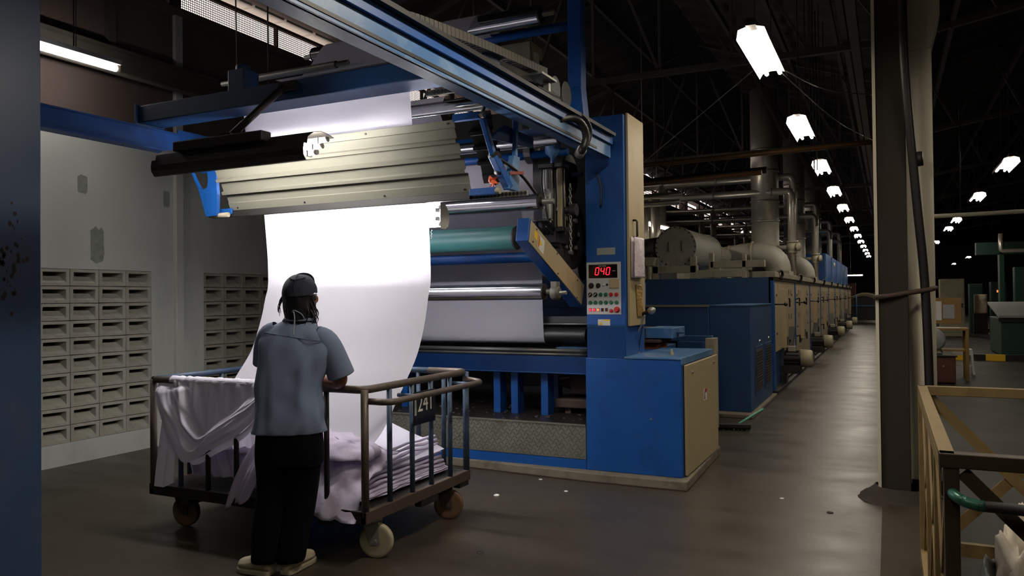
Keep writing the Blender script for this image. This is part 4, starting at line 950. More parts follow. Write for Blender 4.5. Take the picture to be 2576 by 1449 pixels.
for k in range(NL):
    f = (k + .6) / NL
    xb = -2.735 - .13 * f * f - rng.uniform(0, .035); ya = 3.66 + rng.uniform(0, .03) + .12 * f; yb = 4.66 - rng.uniform(0, .04) - .06 * f
    build('folded_layer', layer(-3.65 + .15 * f, xb, ya, yb, lambda x, y, f=f: .322 + (top(x, y) - .322 + .03) * f, 10 + k, .010), FABRIC_P, hp, thick=.004)
def loopf(k):
    # fold loops along the right edge: little rolled edges between the layers
    g = G(); z = .335 + .022 * k; x0 = -2.77 - .010 * k
    pts = [(x0 + .012 * noise.noise(V((y * 7, k, 2))), y, z + (top(-2.9, y) - .33) * .06 * k + .012 * noise.noise(V((y * 5, k, 9)))) for y in [3.72 + .9 * i / 26 for i in range(27)]]
    g.tube(pts, [.010 + .004 * noise.noise(V((i * .4, k, 0))) for i in range(27)], 7); return g
for k in range(9): build('fold_edge', loopf(k), FABRIC_P, hp)
# the clean top sheet at the back right
def topsheet(u, v):
    a = V((-3.55, 4.62, .74)).lerp(V((-2.76, 4.60, .47)), u); b = V((-3.35, 3.95, .58)).lerp(V((-2.80, 4.02, .44)), u); p = a.lerp(b, v)
    return p + V((0, 0, .012 * noise.noise(V((u * 3, v * 3, 7)))))
g = G(); g.sheet(topsheet, 22, 18); build('top_sheet', g, FABRIC, hp)
# crumpled front part, spilling between the bars
def spill(u, v):
    x = -3.35 + .64 * u; y = 3.55 + .45 * v; t = v
    z = .27 + .38 * math.sin(min(1, t * 1.25) * PI / 2) * (1 - .35 * u * u) + crump(x, y, .035, 4.6, 31)
    y += .05 * noise.noise(V((x * 7, z * 7, 3))) - .02
    if v < .12: z -= .05 * (1 + noise.noise(V((x * 8, 1, 1)))) * (1 - v / .12)
    return V((x, y, max(z, .245)))
g = G(); g.sheet(spill, 56, 40); build('crumpled_fold', g, FABRIC_P, hp, thick=.004)
def lump(u, v):
    a = 2 * PI * u; r = .16 * math.sin(PI * min(.98, v * .5 + .02)); c = V((-3.02, 3.78, .56))
    p = V((math.cos(a) * 1.7, math.sin(a), 0)) * r + V((0, 0, .10 * math.cos(PI * v * .5)))
    return c + p * (1 + .22 * noise.noise(p * 9)) + V((0, 0, .02 * noise.noise(p * 18)))
g = G(); g.sheet(lump, 40, 16); build('crumpled_fold', g, FABRIC_P, hp, thick=.004)
def mound(u, v):
    x = -4.22 + 1.0 * u; y = 3.64 + .95 * v
    z = .32 + .36 * math.sin(PI * min(1, u * .85 + .12)) ** .7 * math.sin(PI * (v * .7 + .2)) + crump(x, y, .022, 3.6, 51)
    return V((x, y, max(z, .318)))
g = G(); g.sheet(mound, 46, 40); build('crumpled_fold', g, FABRIC_P, hp, thick=.004)
def tongue(u, v):
    # long pointed fold hanging left of the person's knees
    top_ = V((-3.52 + .16 * u, 3.60, .62)); tip = V((-3.70 + .22 * u, 3.545 - .02 * u, .30 - .075 * (1 - u)))
    p = top_.lerp(tip, v); return p + V((0, -.03 * math.sin(v * 3) * (1 if u < .5 else .3) + .02 * math.sin(u * 6), .01 * math.sin(u * 9 + v * 4)))
g = G(); g.sheet(tongue, 14, 18); build('crumpled_fold', g, FABRIC_P, hp, thick=.004)
# ---- cloth draped over the left front corner
dc = thing('draped_cloth', 'white cloth end slung over the left front corner of the cart rail', 'cloth', (-4.0, 3.55, .3))
def cq(u, v, y): return at(u, v, Y=y)
def curtain(u, v):
    x = -4.20 + .75 * u; fold = .018 * math.sin(u * 26 + v * 2) * min(1, v * 3) + .012 * math.sin(u * 57)
    sag = .03 * math.sin(u * PI) * 0
    return V((x, CY0 + .055 + fold + .10 * v * v, ZR + .012 - .645 * v - sag))
g = G(); g.sheet(curtain, 90, 26); build('inner_curtain', g, FABRIC, dc)
g = G()
def roll_(u, v):
    a = PI * (1.15 * v - .08); r = .031 + .006 * noise.noise(V((u * 22, v * 2, 2))) + .0015 * math.sin(u * 60); return V((-4.18 + .74 * u, CY0 - r * math.cos(a), ZR + r * math.sin(a)))
g.sheet(roll_, 70, 8); build('rail_fold', g, FABRIC_D, dc)
E = CY0 - .03
L_ = lambda u, v: cq(u, v, E)
IN = spline([L_(474, 960), L_(486, 1000), L_(505, 1050), L_(530, 1079), L_(560, 1055), L_(600, 1022), L_(640, 994), L_(672, 975)], 61)
OU = spline([L_(391, 958), L_(402, 1010), L_(428, 1072), L_(452, 1118), L_(482, 1160), L_(540, 1130), L_(610, 1088), L_(676, 1012)], 61)
def swag(u, v):
    k = min(60, int(u * 60 + .5)); p = IN[k].lerp(OU[k], v)
    edge = math.sin(PI * v)
    rid = .034 * (1 - 2 * abs(noise.noise(V((u * 2.6 - v * 1.2, v * 2.3 + u * 2.2, 4))))) + .008 * (1 - 2 * abs(noise.noise(V((u * 5 - v, v * 6 + u * 3, 9)))))
    belly = .05 * math.sin(PI * min(1, u * 1.15)) * (.35 + .65 * v)
    over = 0
    q = p + V((0, -belly - rid * (.25 + .75 * edge), 0))
    if u < .05: t = 1 - u / .05; q = V((q.x, q.y * (1 - t) + (CY0 + .01) * t, q.z + .014 * t))
    return q
g = G(); g.sheet(swag, 60, 40); build('swag', g, FABRIC_D, dc)
def flap(u, v):
    k = int(5 + u * 52); m = IN[k].lerp(OU[k], .55); t = V((m.x, CY0 - .026, ZR + .015)); p = t.lerp(V((m.x, CY0 - .028, m.z)), v)
    f = math.sin(m.x * 46 + 3 * v) * .010 + .008 * math.sin(m.x * 95)
    return p + V((0, -abs(f) * min(1, v * 6) * (1 - .5 * v), 0))
g = G(); g.sheet(flap, 52, 20); build('outer_flap', g, FABRIC_D, dc)
def under(u, v):
    k = min(60, int((.30 + .66 * u) * 60)); p = OU[k] + (OU[k] - IN[k]) * (.10 * v) ; return p + V((0, .012 + .02 * v, .01 - .02 * v))
g = G(); g.sheet(under, 40, 6); build('swag_hem', g, FABRIC_D, dc)
def tail(u, v):
    p = L_(402 - 6 * v + (30 + 18 * v) * u + 14 * (1 - v), 1030 + 190 * v + 6 * math.sin(u * 5)); return p + V((0, -.012 - .014 * math.sin(u * 11 + v * 2) + .03 * v * 0, 0))
g = G(); g.sheet(tail, 26, 30); build('hanging_tail', g, FABRIC_D, dc)
# ================================================================== THE WORKER
PO = V((-2.955, 3.33, 0)); PA_ = math.atan(947 / F) * .95
pr = thing('person', 'worker in blue-grey short-sleeved shirt, black trousers and cap, leaning on the cart rail', 'person', (0, 0, 0))
SKIN = mat('skin', '7a4a32', .55, var=.08)
SHIRT = mat('shirt_cloth', '66728a', .85, var=.06, bump=.06, bscale=200)
TROUS = mat('trouser_cloth', '07080a', .95, var=.3, spec=.08)
HAIR = mat('black_hair', '0a0909', .45, var=.3, stretch=(6, 6, 1))
CAP = mat('navy_cap', '171b2a', .85, var=.15, bump=.2, bscale=150)
SHOE = mat('white_shoe', 'b3a68c', .7, var=.12, dirt=.4, dcol='6b5e48', dscale=12)
SOLE = mat('shoe_sole', '9a9078', .7, var=.1, dirt=.4, dcol='4f4636', dscale=12)
# body: one skinned surface (x right, y away from the viewer, z up)
bv = []; be_ = []; br = []
def J(p, r, par=None):
    bv.append(p); br.append(r if isinstance(r, tuple) else (r, r)); i = len(bv) - 1
    if par is not None: be_.append((par, i))
    return i
pel = J((-.025, .02, .86), (.15, .11)); ab = J((-.025, .025, 1.0), (.135, .10), pel); cst = J((-.005, .03, 1.18), (.15, .105), ab); upc = J((.008, .045, 1.28), (.09, .05), cst)
nk = J((.012, .058, 1.385), .046, upc); nk2 = J((.013, .055, 1.43), .05, nk); hd = J((.015, .07, 1.50), (.072, .085), nk2); hd2 = J((.015, .075, 1.575), (.074, .088), hd); hd3 = J((.015, .07, 1.62), (.05, .06), hd2)
jaw = J((.017, .12, 1.455), .045, hd)
def hand(par, w, d, side, up):
    """palm and five unequal curled fingers; w wrist, d direction of the palm"""
    d = V(d).normalized(); lat = d.cross(V((0, 0, 1))).normalized() * side; dn = V((0, 0, -1))
    p1 = V(w) + d * .045; i1 = J(tuple(p1), (.034, .018), par); p2 = V(w) + d * .085; i2 = J(tuple(p2), (.036, .016), i1)
    for k, ln in enumerate((.030, .034, .032, .025)):
        o = lat * (.027 - .018 * k); a = p2 + o + d * .012; b = a + d * ln + dn * .004; c = b + d * ln * .5 + dn * ln * .6; e = c + dn * ln * .6
        j = J(tuple(a), .0092, i2); j = J(tuple(b), .0088, j); j = J(tuple(c), .0082, j); J(tuple(e), .0074, j)
    a = V(w) + d * .03 + lat * .034; b = a + lat * .022 + d * .025 + dn * .004; c = b + d * .026 + dn * .012
    j = J(tuple(a), .0115, i1); j = J(tuple(b), .0105, j); J(tuple(c), .009, j)
sr = J((.165, .035, 1.265), .058, upc); er = J((.235, .105, 1.045), .046, sr); er2 = J((.215, .135, 1.03), .044, er); fr = J((.14, .195, 1.03), .038, er2); wr = J((.055, .245, 1.028), .029, fr)
hand(wr, (.055, .245, 1.028), (-.88, .45, -.05), 1, 0)
sl = J((-.155, .035, 1.30), .056, upc); el = J((-.195, .11, 1.085), .045, sl); fl_ = J((-.165, .22, 1.05), .037, el); wl2 = J((-.125, .315, 1.03), .028, fl_)
hand(wl2, (-.125, .315, 1.03), (.25, .95, -.12), -1, 0)
for s, kn, an, toe in ((-1, (-.125, .045, .46), (-.165, -.01, .10), (-.27, .02, .035)), (1, (.035, .06, .46), (-.02, .02, .10), (.01, .14, .035))):
    hip = J((-.025 + s * .085, .02, .76), .088, pel); k_ = J(kn, .062, hip); a_ = J(an, .045, k_); J(toe, (.035, .025), a_)
me_ = bpy.data.meshes.new('body'); me_.from_pydata(bv, be_, []); bo = bpy.data.objects.new('body', me_); COL.objects.link(bo); bo.parent = pr; me_.materials.append(SKIN)
sk = bo.modifiers.new('skin', 'SKIN'); sk.use_smooth_shade = True
for i, r in enumerate(br): me_.skin_vertices[0].data[i].radius = r
for i in range(len(bv)): me_.skin_vertices[0].data[i].use_root = (i == 0)
ss = bo.modifiers.new('sub', 'SUBSURF'); ss.levels = 1; ss.render_levels = 2
def ring(cx, cy, cz, a, b, n=40, p=2.5, tilt=0, fn=None):
    out = []
    for k in range(n):
        t = 2 * PI * k / n; c, s = math.cos(t), math.sin(t)
        x = a * abs(c) ** (2 / p) * (1 if c > 0 else -1); y = b * abs(s) ** (2 / p) * (1 if s > 0 else -1)
        q = V((cx + x, cy + y, cz - x * tilt))
        if fn: q += fn(q, t)
        out.append(q)
    return out
def wrinkle(amp):
    def f(q, t):
        d = V((math.cos(t), math.sin(t), 0))
        if amp > .015: amp2 = .007 * math.sin(q.z * 46 + q.x * 26) * max(0, 1 - abs(q.z - .95) / .2) * max(0, 1 - abs(q.x - .03) / .16) + .005 * math.sin(q.x * 60 + q.z * 9) * max(0, 1 - abs(q.z - 1.12) / .2)
        else: amp2 = 0
        return d * amp2 + d * amp * (.8 * noise.noise(V((q.x * 16, q.y * 16, q.z * 4))) + .9 * (1 - 2 * abs(noise.noise(V((q.x * 8 + q.z * 6, q.y * 8, q.z * 9 - q.x * 6))))) - .4)
    return f
W_ = wrinkle(.022)
rows = [(.775, -.027, .0, .192, .135), (.785, -.027, .0, .193, .137), (.83, -.027, .0, .189, .134), (.89, -.03, .004, .183, .128), (.95, -.032, .008, .178, .122), (1.01, -.032, .012, .177, .12), (1.07, -.028, .018, .18, .119), (1.13, -.02, .022, .188, .118), (1.19, -.01, .026, .196, .116), (1.245, .0, .03, .202, .112), (1.285, .006, .034, .198, .103), (1.315, .010, .036, .18, .092), (1.342, .012, .04, .146, .078), (1.362, .013, .043, .108, .067), (1.378, .013, .046, .082, .06), (1.392, .013, .05, .07, .058)]
g = G(); g.loft([ring(cx, cy, z, a, b, 48, 2.7 if z < 1.28 else 2.3, .10 * max(0, min(1, (z - 1.0) / .3)), W_ if z < 1.3 else None) for z, cx, cy, a, b in rows])
sh = build('shirt', g, SHIRT, pr, thick=.003, sub=1)
def sleeve(P, R):
    g = G(); n = len(P); rr = []
    for i in range(n):
        d = (V(P[min(i + 1, n - 1)]) - V(P[max(i - 1, 0)])).normalized(); a = d.cross(V((0, 1, 0))).normalized(); b = d.cross(a)
        rr.append([V(P[i]) + (a * math.cos(2 * PI * k / 28) + b * math.sin(2 * PI * k / 28)) * R[i] * (1 + .06 * noise.noise(V((k * .45, i * 1.2, R[0] * 50)))) for k in range(28)])
    g.loft(rr); return g
build('sleeve', sleeve([(.11, .035, 1.305), (.155, .035, 1.285), (.185, .045, 1.235), (.208, .06, 1.175), (.228, .075, 1.115), (.24, .085, 1.075)], [.055, .072, .074, .073, .074, .076]), SHIRT, sh, thick=.003, sub=1)
build('sleeve', sleeve([(-.10, .035, 1.335), (-.14, .037, 1.32), (-.163, .045, 1.275), (-.178, .06, 1.22), (-.188, .075, 1.165), (-.192, .082, 1.145)], [.052, .066, .066, .064, .064, .065]), SHIRT, sh, thick=.003, sub=1)
g = G(); g.loft([ring(.013, .05, 1.378, .078, .064, 28, 2), ring(.013, .055, 1.405, .066, .058, 28, 2), ring(.013, .052, 1.415, .070, .062, 28, 2), ring(.013, .045, 1.385, .09, .074, 28, 2)]); build('collar', g, SHIRT, sh, thick=.002)
g = G()   # yoke seam across the back
def backy(x, z): 
    zz = z + (x - .005) * .10
    for (z0_, cx0, cy0, a0, b0), (z1_, cx1, cy1, a1, b1) in zip(rows, rows[1:]):
        if z0_ <= zz <= z1_:
            t = (zz - z0_) / (z1_ - z0_); a = a0 + (a1 - a0) * t; b = b0 + (b1 - b0) * t; cx = cx0 + (cx1 - cx0) * t; cy = cy0 + (cy1 - cy0) * t
            return cy - b * max(0, 1 - abs((x - cx) / a) ** 2.5) ** (1 / 2.5)
    return 0
pts = [(x, backy(x, 1.300 - x * .16) - .004, 1.300 - x * .16) for x in [-.165 + .33 * k / 24 for k in range(25)]]
g.tube(pts, .0028, 6); build('yoke_seam', g, mat('seam_shadow', '4a5668', .9), sh)
# trousers
g = G(); Wt = wrinkle(.010)
g.loft([ring(-.027, .0, .85, .168, .115, 40, 2.4), ring(-.027, .0, .80, .176, .12, 40, 2.6), ring(-.028, .0, .72, .180, .122, 40, 2.7, 0, Wt), ring(-.03, .005, .64, .182, .12, 40, 2.8, 0, Wt), ring(-.032, .01, .60, .180, .112, 40, 3, 0, Wt)])
tr_ = build('trousers', g, TROUS, pr, sub=1)
def leg(P):
    g = G(); g.loft([ring(x, y, z, a, b, 28, 2.4, 0, Wt) for x, y, z, a, b in P]); return g
build('trouser_leg', leg([(-.115, .01, .70, .095, .11), (-.12, .015, .58, .092, .105), (-.125, .03, .46, .090, .095), (-.135, .015, .34, .088, .09), (-.15, -.005, .22, .084, .088), (-.158, -.012, .12, .078, .088), (-.16, -.014, .085, .076, .088), (-.16, -.014, .075, .07, .08)]), TROUS, tr_, sub=1)
build('trouser_leg', leg([(.055, .01, .70, .095, .11), (.045, .02, .58, .092, .105), (.033, .045, .46, .085, .095), (.018, .035, .34, .082, .09), (-.005, .02, .22, .080, .088), (-.02, .01, .12, .078, .088), (-.025, .008, .085, .078, .088), (-.025, .008, .07, .07, .08)]), TROUS, tr_, sub=1)
# shoes
def shoe(heel, toe, w):
    h = V(heel); t = V(toe); d = (t - h); L0 = d.length; d.normalize(); a = V((-d.y, d.x, 0)); g = G(); rr = []
    for s, hw, hh in ((-.02, .5, .6), (.0, .8, .95), (.12, .95, 1.0), (.32, 1, .98), (.5, 1.05, .74), (.7, 1.12, .58), (.87, 1.0, .50), (.97, .7, .40), (1.0, .4, .3)):
        c = h + d * L0 * s; r = []
        for k in range(20):
            th = 2 * PI * k / 20; x = math.cos(th); z = math.sin(th)
            r.append(c + a * (x * w * hw * (.85 if z > 0 else 1)) + V((0, 0, .022 + .056 * hh + z * (.056 * hh))))
        rr.append(r)
    g.loft(rr, cap=True)
    s_ = build('shoe', g, SHOE, pr, sub=1)
    g = G(); out = []
    for s, hw in ((-.03, .55), (.0, .85), (.12, 1.0), (.32, 1.0), (.5, 1.05), (.7, 1.14), (.87, 1.05), (.97, .78), (1.02, .4)): out.append((h + d * L0 * s, hw))
    ol = [c + a * w * hw for c, hw in out] + [c - a * w * hw for c, hw in reversed(out)]
    g.prism([p + V((0, 0, .002)) for p in ol], (0, 0, .026)); build('sole', g, SOLE, s_, bev=.005)
    g = G()
    for q in (.42, .5, .58): c = h + d * L0 * q + V((0, 0, .125 - .055 * (q - .3) * 3)); g.tube([c - a * w * .5, c + V((0, 0, .01)), c + a * w * .5], .004, 6)
    build('lace', g, WHITE, s_)
shoe((-.125, -.035, 0), (-.325, .05, 0), .043)
shoe((-.045, -.035, 0), (.035, .21, 0), .043)
# cap, hair, ears, face, mask cord
g = G(); cc_ = V((.014, .065, 1.545))
def capf(u, v):
    a = 2 * PI * u; ph = v * PI / 2; r = math.cos(ph)
    x, y, z = math.cos(a) * .094 * r ** .8, math.sin(a) * .112 * r ** .8, math.sin(ph) * .098
    k = 1 + .03 * noise.noise(V((x * 22, y * 22, z * 22))) + .02 * math.sin(a * 3) * r * (1 - r)
    drop = -.028 * max(0, -math.sin(a)) * (1 - v)
    return cc_ + V((x * k, y * k, z * k + drop))
g.sheet(capf, 40, 14); cp_ = build('cap', g, CAP, pr, thick=.003, sub=1)
g = G()
def brim(u, v): a = PI * u; r = 1 + .62 * v; return cc_ + V((math.cos(a) * .090, math.sin(a) * .106 * r, .004 - .012 * v + .045 * math.sin(a) ** 2 * (1 - v) * 0 + .02 * v * math.sin(a)))
g.sheet(brim, 20, 6); build('brim', g, CAP, cp_, thick=.003)
g = G()
def peak(u, v): a = PI * u; return cc_ + V((math.cos(a) * .078, .02 + .085 * math.sin(a) * .7, .03 + .082 * math.sin(a) ** .8 * v))
g.sheet(peak, 20, 8); build('front_panel', g, CAP, cp_, thick=.003)
g = G(); g.tube([tuple(capf(.75, .15 + .07 * k) + V((0, -.003, .002))) for k in range(12)], .002, 6); g.tube([tuple(capf(.60 + .025 * k, .55 + .02 * abs(k - 6)) + V((0, -.002, .003))) for k in range(13)], .003, 6); build('cap_seam', g, CAP, cp_)
g = G()
def hairf(u, v):
    a = PI + PI * u if False else PI * (.93 + 1.14 * u); w = 1 - .16 * v
    p = cc_ + V((math.cos(a) * .088 * w, .0 + math.sin(a) * .100 * w, -.01 - .165 * v))
    return p + V((.008 * noise.noise(V((u * 14, v * 2, 1))), .006 * noise.noise(V((u * 16, v * 2, 5))), .02 * noise.noise(V((u * 11, 3, 1))) * v))
g.sheet(hairf, 40, 14); hr = build('hair', g, HAIR, pr, thick=.012)
g = G(); rh = random.Random(5)
for k in range(34):
    x0 = rh.uniform(.03, .088); z0_ = rh.uniform(1.42, 1.52); p = V((.014 + x0, .03 + rh.uniform(-.03, .04), z0_)); e = p + V((rh.uniform(-.03, .035), rh.uniform(-.03, .02), -rh.uniform(.06, .13)))
    g.tube(spline([p, p.lerp(e, .5) + V((rh.uniform(0, .02), 0, 0)), e], 6), [.0045, .0045, .004, .003, .002, .0008], 5)
for k in range(8):
    p = V((-.075, .05, 1.53 - .004 * k)); e = p + V((rh.uniform(-.025, -.005), -.02, -rh.uniform(.05, .10))); g.tube(spline([p, p.lerp(e, .5) + V((-.012, 0, 0)), e], 6), [.003, .003, .003, .002, .002, .001], 5)
build('loose_strands', g, HAIR, hr, kind='stuff')
for s in (-1, 1):
    g = G(); g.lathe((.014 + s * .076, .075, 1.505), (s, -.3, 0), [(0, .012), (.012, .024), (.018, .020), (.014, .008)], 14); build('ear', g, SKIN, pr)
    g = G(); c = V((.015 + s * .030, .152, 1.515)); g.lathe(c, (0, 1, 0), [(-.012, .001), (-.006, .011), (0, .012), (.006, .009), (.009, .001)], 12); build('eye', g, WHITE, pr)
g = G(); g.loft([[V((.015 + x, .150 + y, 1.525)) for x, y in ((-.008, 0), (0, .012), (.008, 0), (0, -.01))], [V((.015 + x, .155 + y, 1.485)) for x, y in ((-.016, 0), (0, .028), (.016, 0), (0, -.01))], [V((.015 + x, .150 + y, 1.478)) for x, y in ((-.012, 0), (0, .015), (.012, 0), (0, -.01))]], cap=True); build('nose', g, SKIN, pr, sub=1)
g = G(); g.loft([ring(.017, .122, 1.49, .062, .052, 20, 2), ring(.017, .125, 1.46, .060, .055, 20, 2), ring(.017, .118, 1.425, .045, .045, 20, 2)], cap=True); mk_ = build('face_mask', g, mat('mask_cloth', '2a3346', .85), pr, sub=1)
g = G(); g.tube(spline([(.01, -.048, 1.44), (.02, -.062, 1.43), (.026, -.07, 1.39), (.022, -.078, 1.34), (.026, -.085, 1.31)], 16), .0035, 6); g.tube(spline([(.005, -.045, 1.435), (.02, -.056, 1.445), (.055, -.045, 1.425), (.07, -.04, 1.40)], 12), .003, 6)
build('mask_cord', g, mat('cord_grey', '8d97a8', .8), mk_)
pr.location = PO; pr.rotation_euler = (0, 0, PA_)
# ================================================================== DRYING OVEN AND ITS PIPEWORK
XO = -1.58
CREAMO = mat('oven_panel_paint', 'a8987a', .5, var=.12, dirt=.4, dcol='77684f', dscale=2)
# machine between the control cabinet and the oven
ib = thing('blue_side_cabinet', 'shaded blue cabinet with two grille doors, before the long oven', 'cabinet', (-1.8, 10.9, .05))
g = G(); g.box(-2.05, -1.55, 9.95, 11.92, .05, 1.372); build('body', g, BLUE_SHADE, ib, bev=.006)
g = G(); g.box(-2.06, -1.54, 9.94, 11.93, 1.372, 1.384); build('top_sheet', g, BLUE_W, ib)
for y in (10.30, 11.15):
    g = G(); g.box(-1.55, -1.54, y, y + .62, .22, .84); fr = build('grille_door', g, BLUE_SHADE, ib, bev=.003)
    g = G(); g.box(-1.54, -1.537, y + .05, y + .57, .27, .80)
    build('grille', g, RUST if y < 11 else DARK, fr)
    g = G()
    for k in range(14): g.box(-1.537, -1.531, y + .05, y + .57, .28 + .037 * k, .292 + .037 * k)
    build('grille_slat', g, DARK, fr, kind='stuff')
    g = G(); g.lathe((-1.54, y + .3, .90), (1, 0, 0), [(0, .02), (.01, .02), (.02, .012), (.02, 0)], 12); build('lock', g, CHROME, fr)
bf = thing('blue_bridge_frame', 'blue box beam bridging the gap between the column and the oven', 'frame', (-3.4, 9.9, .05))
g = G(); g.box(-4.9, -2.05, 9.9, 10.1, .98, 1.36); build('beam', g, BLUE_SHADE, bf, bev=.006)
g = G(); g.box(-4.9, -2.05, 9.88, 10.1, 1.36, 1.385); build('edge_rail', g, ALU, bf)
g = G(); g.box(-4.8, -4.6, 9.9, 10.1, .05, .98); g.box(-2.2, -2.05, 9.88, 10.0, .8, 1.0); build('leg', g, BLUE_SHADE, bf, bev=.006)
g = G(); g.box(-4.9, -2.05, 10.35, 10.4, .05, 1.0); build('shade_sheet', g, BLACK, bf)  # black sheet put in as the shade below the beam
g = G(); g.box(-4.4, -2.9, 9.86, 9.9, 1.46, 1.66); build('window_frame', g, BLACK, bf); g = G(); g.box(-2.9, -2.87, 9.86, 9.95, 1.38, 1.68); build('stay', g, BLUE_W, bf)
br_ = thing('chain_rail_arm', 'blue rail arm with rusty fittings behind the microphone', 'arm', (-2.0, 7.3, .95))
g = G(); g.box(-2.10, -1.84, 7.25, 7.75, 1.10, 1.20); build('arm_box', g, BLUE_W, br_, bev=.006)
g = G(); g.box(-2.20, -2.10, 7.2, 7.6, 1.08, 1.2); g.box(-2.22, -1.95, 7.2, 7.65, 1.06, 1.09); build('fitting', g, RUST, br_, bev=.006)
g = G(); g.box(-2.24, -1.98, 7.28, 7.6, .985, 1.05); build('rusty_plate', g, mat('orange_rust', '7a4020', .8, var=.4, dirt=.5), br_, bev=.01)
g = G(); g.box(-2.25, -2.12, 7.22, 8.5, .3, .98); g.box(-1.84, -1.78, 7.4, 7.5, 1.14, 1.16); build('bracket', g, BLUE_SHADE, br_, bev=.006)
g = G(); g.cyl((-2.3, 7.5, 1.17), (-2.18, 7.5, 1.17), .02, 10); build('pin', g, CREAM, br_)
cr = thing('conveyor_crossbar', 'low blue crossbar in the dark behind the lower cabinet', 'frame', (-2.6, 8.6, .5))
g = G(); g.box(-4.8, -1.75, 8.6, 8.7, 1.0, 1.06); g.box(-4.8, -1.75, 8.6, 8.7, .8, .84); build('bar', g, BLUE_SHADE, cr, bev=.004)
g = G(); g.box(-1.80, -1.70, 8.5, 8.7, .05, 1.04); build('end_post', g, CREAM_D, cr, bev=.006)
g = G(); g.box(-2.3, -2.0, 9.3, 9.5, .05, .95); build('leg', g, BLUE_SHADE, cr)

# oven sections
LEN = 3.0; Y0 = 12.3; NS = 9
def oven_section(k, label):
    ya = Y0 + LEN * k; yb = ya + LEN
    t = thing('oven_section', label, 'oven', ((XO - 5.6) / 2, ya + LEN / 2, .06), 'oven sections along the gangway')
    g = G(); g.box(-5.6, XO - .03, ya, yb, .06, 1.775); build('body', g, BLUE_SHADE, t)
    g = G(); g.box(XO - .06, XO + .015, ya, ya + .13, .06, 1.775); build('corner_post', g, BLUE, t, bev=.004)
    # lower front panel, set in; two doors
    for q, (a, b) in enumerate(((.14, 1.5), (1.52, 2.98))):
        g = G(); g.box(XO - .03, XO + .005, ya + a, ya + b, .62 if (k % 2 == 0 and q == 0) else .10, 1.72); pn = build('door_panel', g, CREAMO, t, bev=.006)
        if k % 2 == 1 or q == 1:
            for z in (1.42, .72):
                g = G(); y = ya + a + .10; g.tube(spline([(XO + .005, y, z), (XO + .05, y, z + .02), (XO + .06, y + .06, z + .01), (XO + .05, y + .16, z - .12)], 10), .013, 6); build('door_handle', g, BLACK, pn)
        if q == 1 or k % 2 == 1:
            g = G()
            for z in (1.55, 1.12):
                for yy in (.5, .85): g.box(XO + .005, XO + .009, ya + a + yy, ya + a + yy + .06, z - .045, z + .045)
            build('slot', g, RUST, pn, kind='stuff')
        g = G()
        for z in (1.5, .9):
            for yy in (.25, .95): g.lathe((XO + .005, ya + a + yy, z), (1, 0, 0), [(0, .018), (.012, .018), (.012, .018), (.012, 0)], 8)
        build('stud', g, DARK, pn, kind='stuff')
    g = G(); g.box(XO - .02, XO + .08, ya + 1.0, ya + 1.30, .64, 1.60); tk = build('cable_trunk', g, CREAMO, t, bev=.006)
    g = G(); g.box(XO + .08, XO + .085, ya + 1.05, ya + 1.22, .68, .82); build('rating_plate', g, DARK, tk)
    g = G(); g.box(XO - .10, XO + .04, ya, yb, 1.775, 1.86); build('roof_edge', g, CREAM_D, t, bev=.006)
    g = G(); g.box(XO - .04, XO + .02, ya, yb, 1.725, 1.775); build('dark_gap', g, DARK, t)
    g = G(); y = ya + .45; g.tube(spline([(XO + .045, y + .14, 1.745), (XO + .075, y + .17, 1.83), (XO + .06, y + .08, 1.885), (XO + .02, y - .02, 1.85)], 12), .022, 8); build('lifting_hook', g, DARK, t)
    g = G(); z = 1.36; g.cyl((XO - .02, ya + .1, z), (XO + .15, ya + .12, z), .012, 8); g.lathe((XO + .15, ya + .12, z), (1, 0, 0), [(0, .012), (.01, .03), (.04, .03), (.05, .01)], 10); build('latch_rod', g, BLACK, t)
    return t
names = ['nearest oven section with the blue front wall', 'second oven section from the near end, cream doors', 'third oven section from the near end', 'fourth oven section from the near end', 'fifth oven section from the near end', 'sixth oven section down the gangway', 'seventh oven section, far down the gangway', 'last but one oven section, far off', 'farthest oven section at the end of the gangway']
for k in range(NS): oven_section(k, names[k])
# fan motors at the foot of the oven
MOTC = mat('motor_fan_cover', 'a59c80', .5, var=.15, dirt=.4, dcol='6b604a')
def motor(y, label):
    t = thing('fan_motor', label, 'motor', (-1.35, y, .1), 'fan motors at the foot of the oven')
    z = .46
    g = G(); g.lathe((-1.56, y, z), (1, 0, 0), [(0, .115), (.24, .115), (.24, .115), (.26, .11)], 20)
    for k in range(12): a = k * PI / 6; g.bar((-1.55, y + .12 * math.cos(a), z + .12 * math.sin(a)), (-1.33, y + .12 * math.cos(a), z + .12 * math.sin(a)), .012, .02)
    build('motor_body', g, DARK, t)
    g = G(); g.lathe((-1.30, y, z), (1, 0, 0), [(0, .125), (0, .14), (.15, .14), (.17, .13), (.18, .09), (.18, .09), (.18, 0)], 28); build('fan_cover', g, MOTC, t)
    g = G(); g.box(-1.5, -1.38, y - .06, y + .06, z + .115, z + .20); build('terminal_box', g, CREAM_D, t, bev=.008)
    g = G(); g.box(-1.58, -1.30, y - .14, y + .14, .22, .35); g.box(-1.58, -1.52, y - .12, y + .12, .06, .2); build('motor_foot', g, DARK, t, bev=.006)
    g = G(); g.prism([(-1.57, y + .35, .62), (-1.57, y + .85, .95), (-1.57, y + .85, .87), (-1.57, y + .35, .54)], (.1, 0, 0)); build('belt_guard', g, DARK, t)
    g = G(); g.box(-1.31, -1.20, y - .03, y + .04, z + .1395, z + .1425); build('rating_plate', g, PAPER, t)
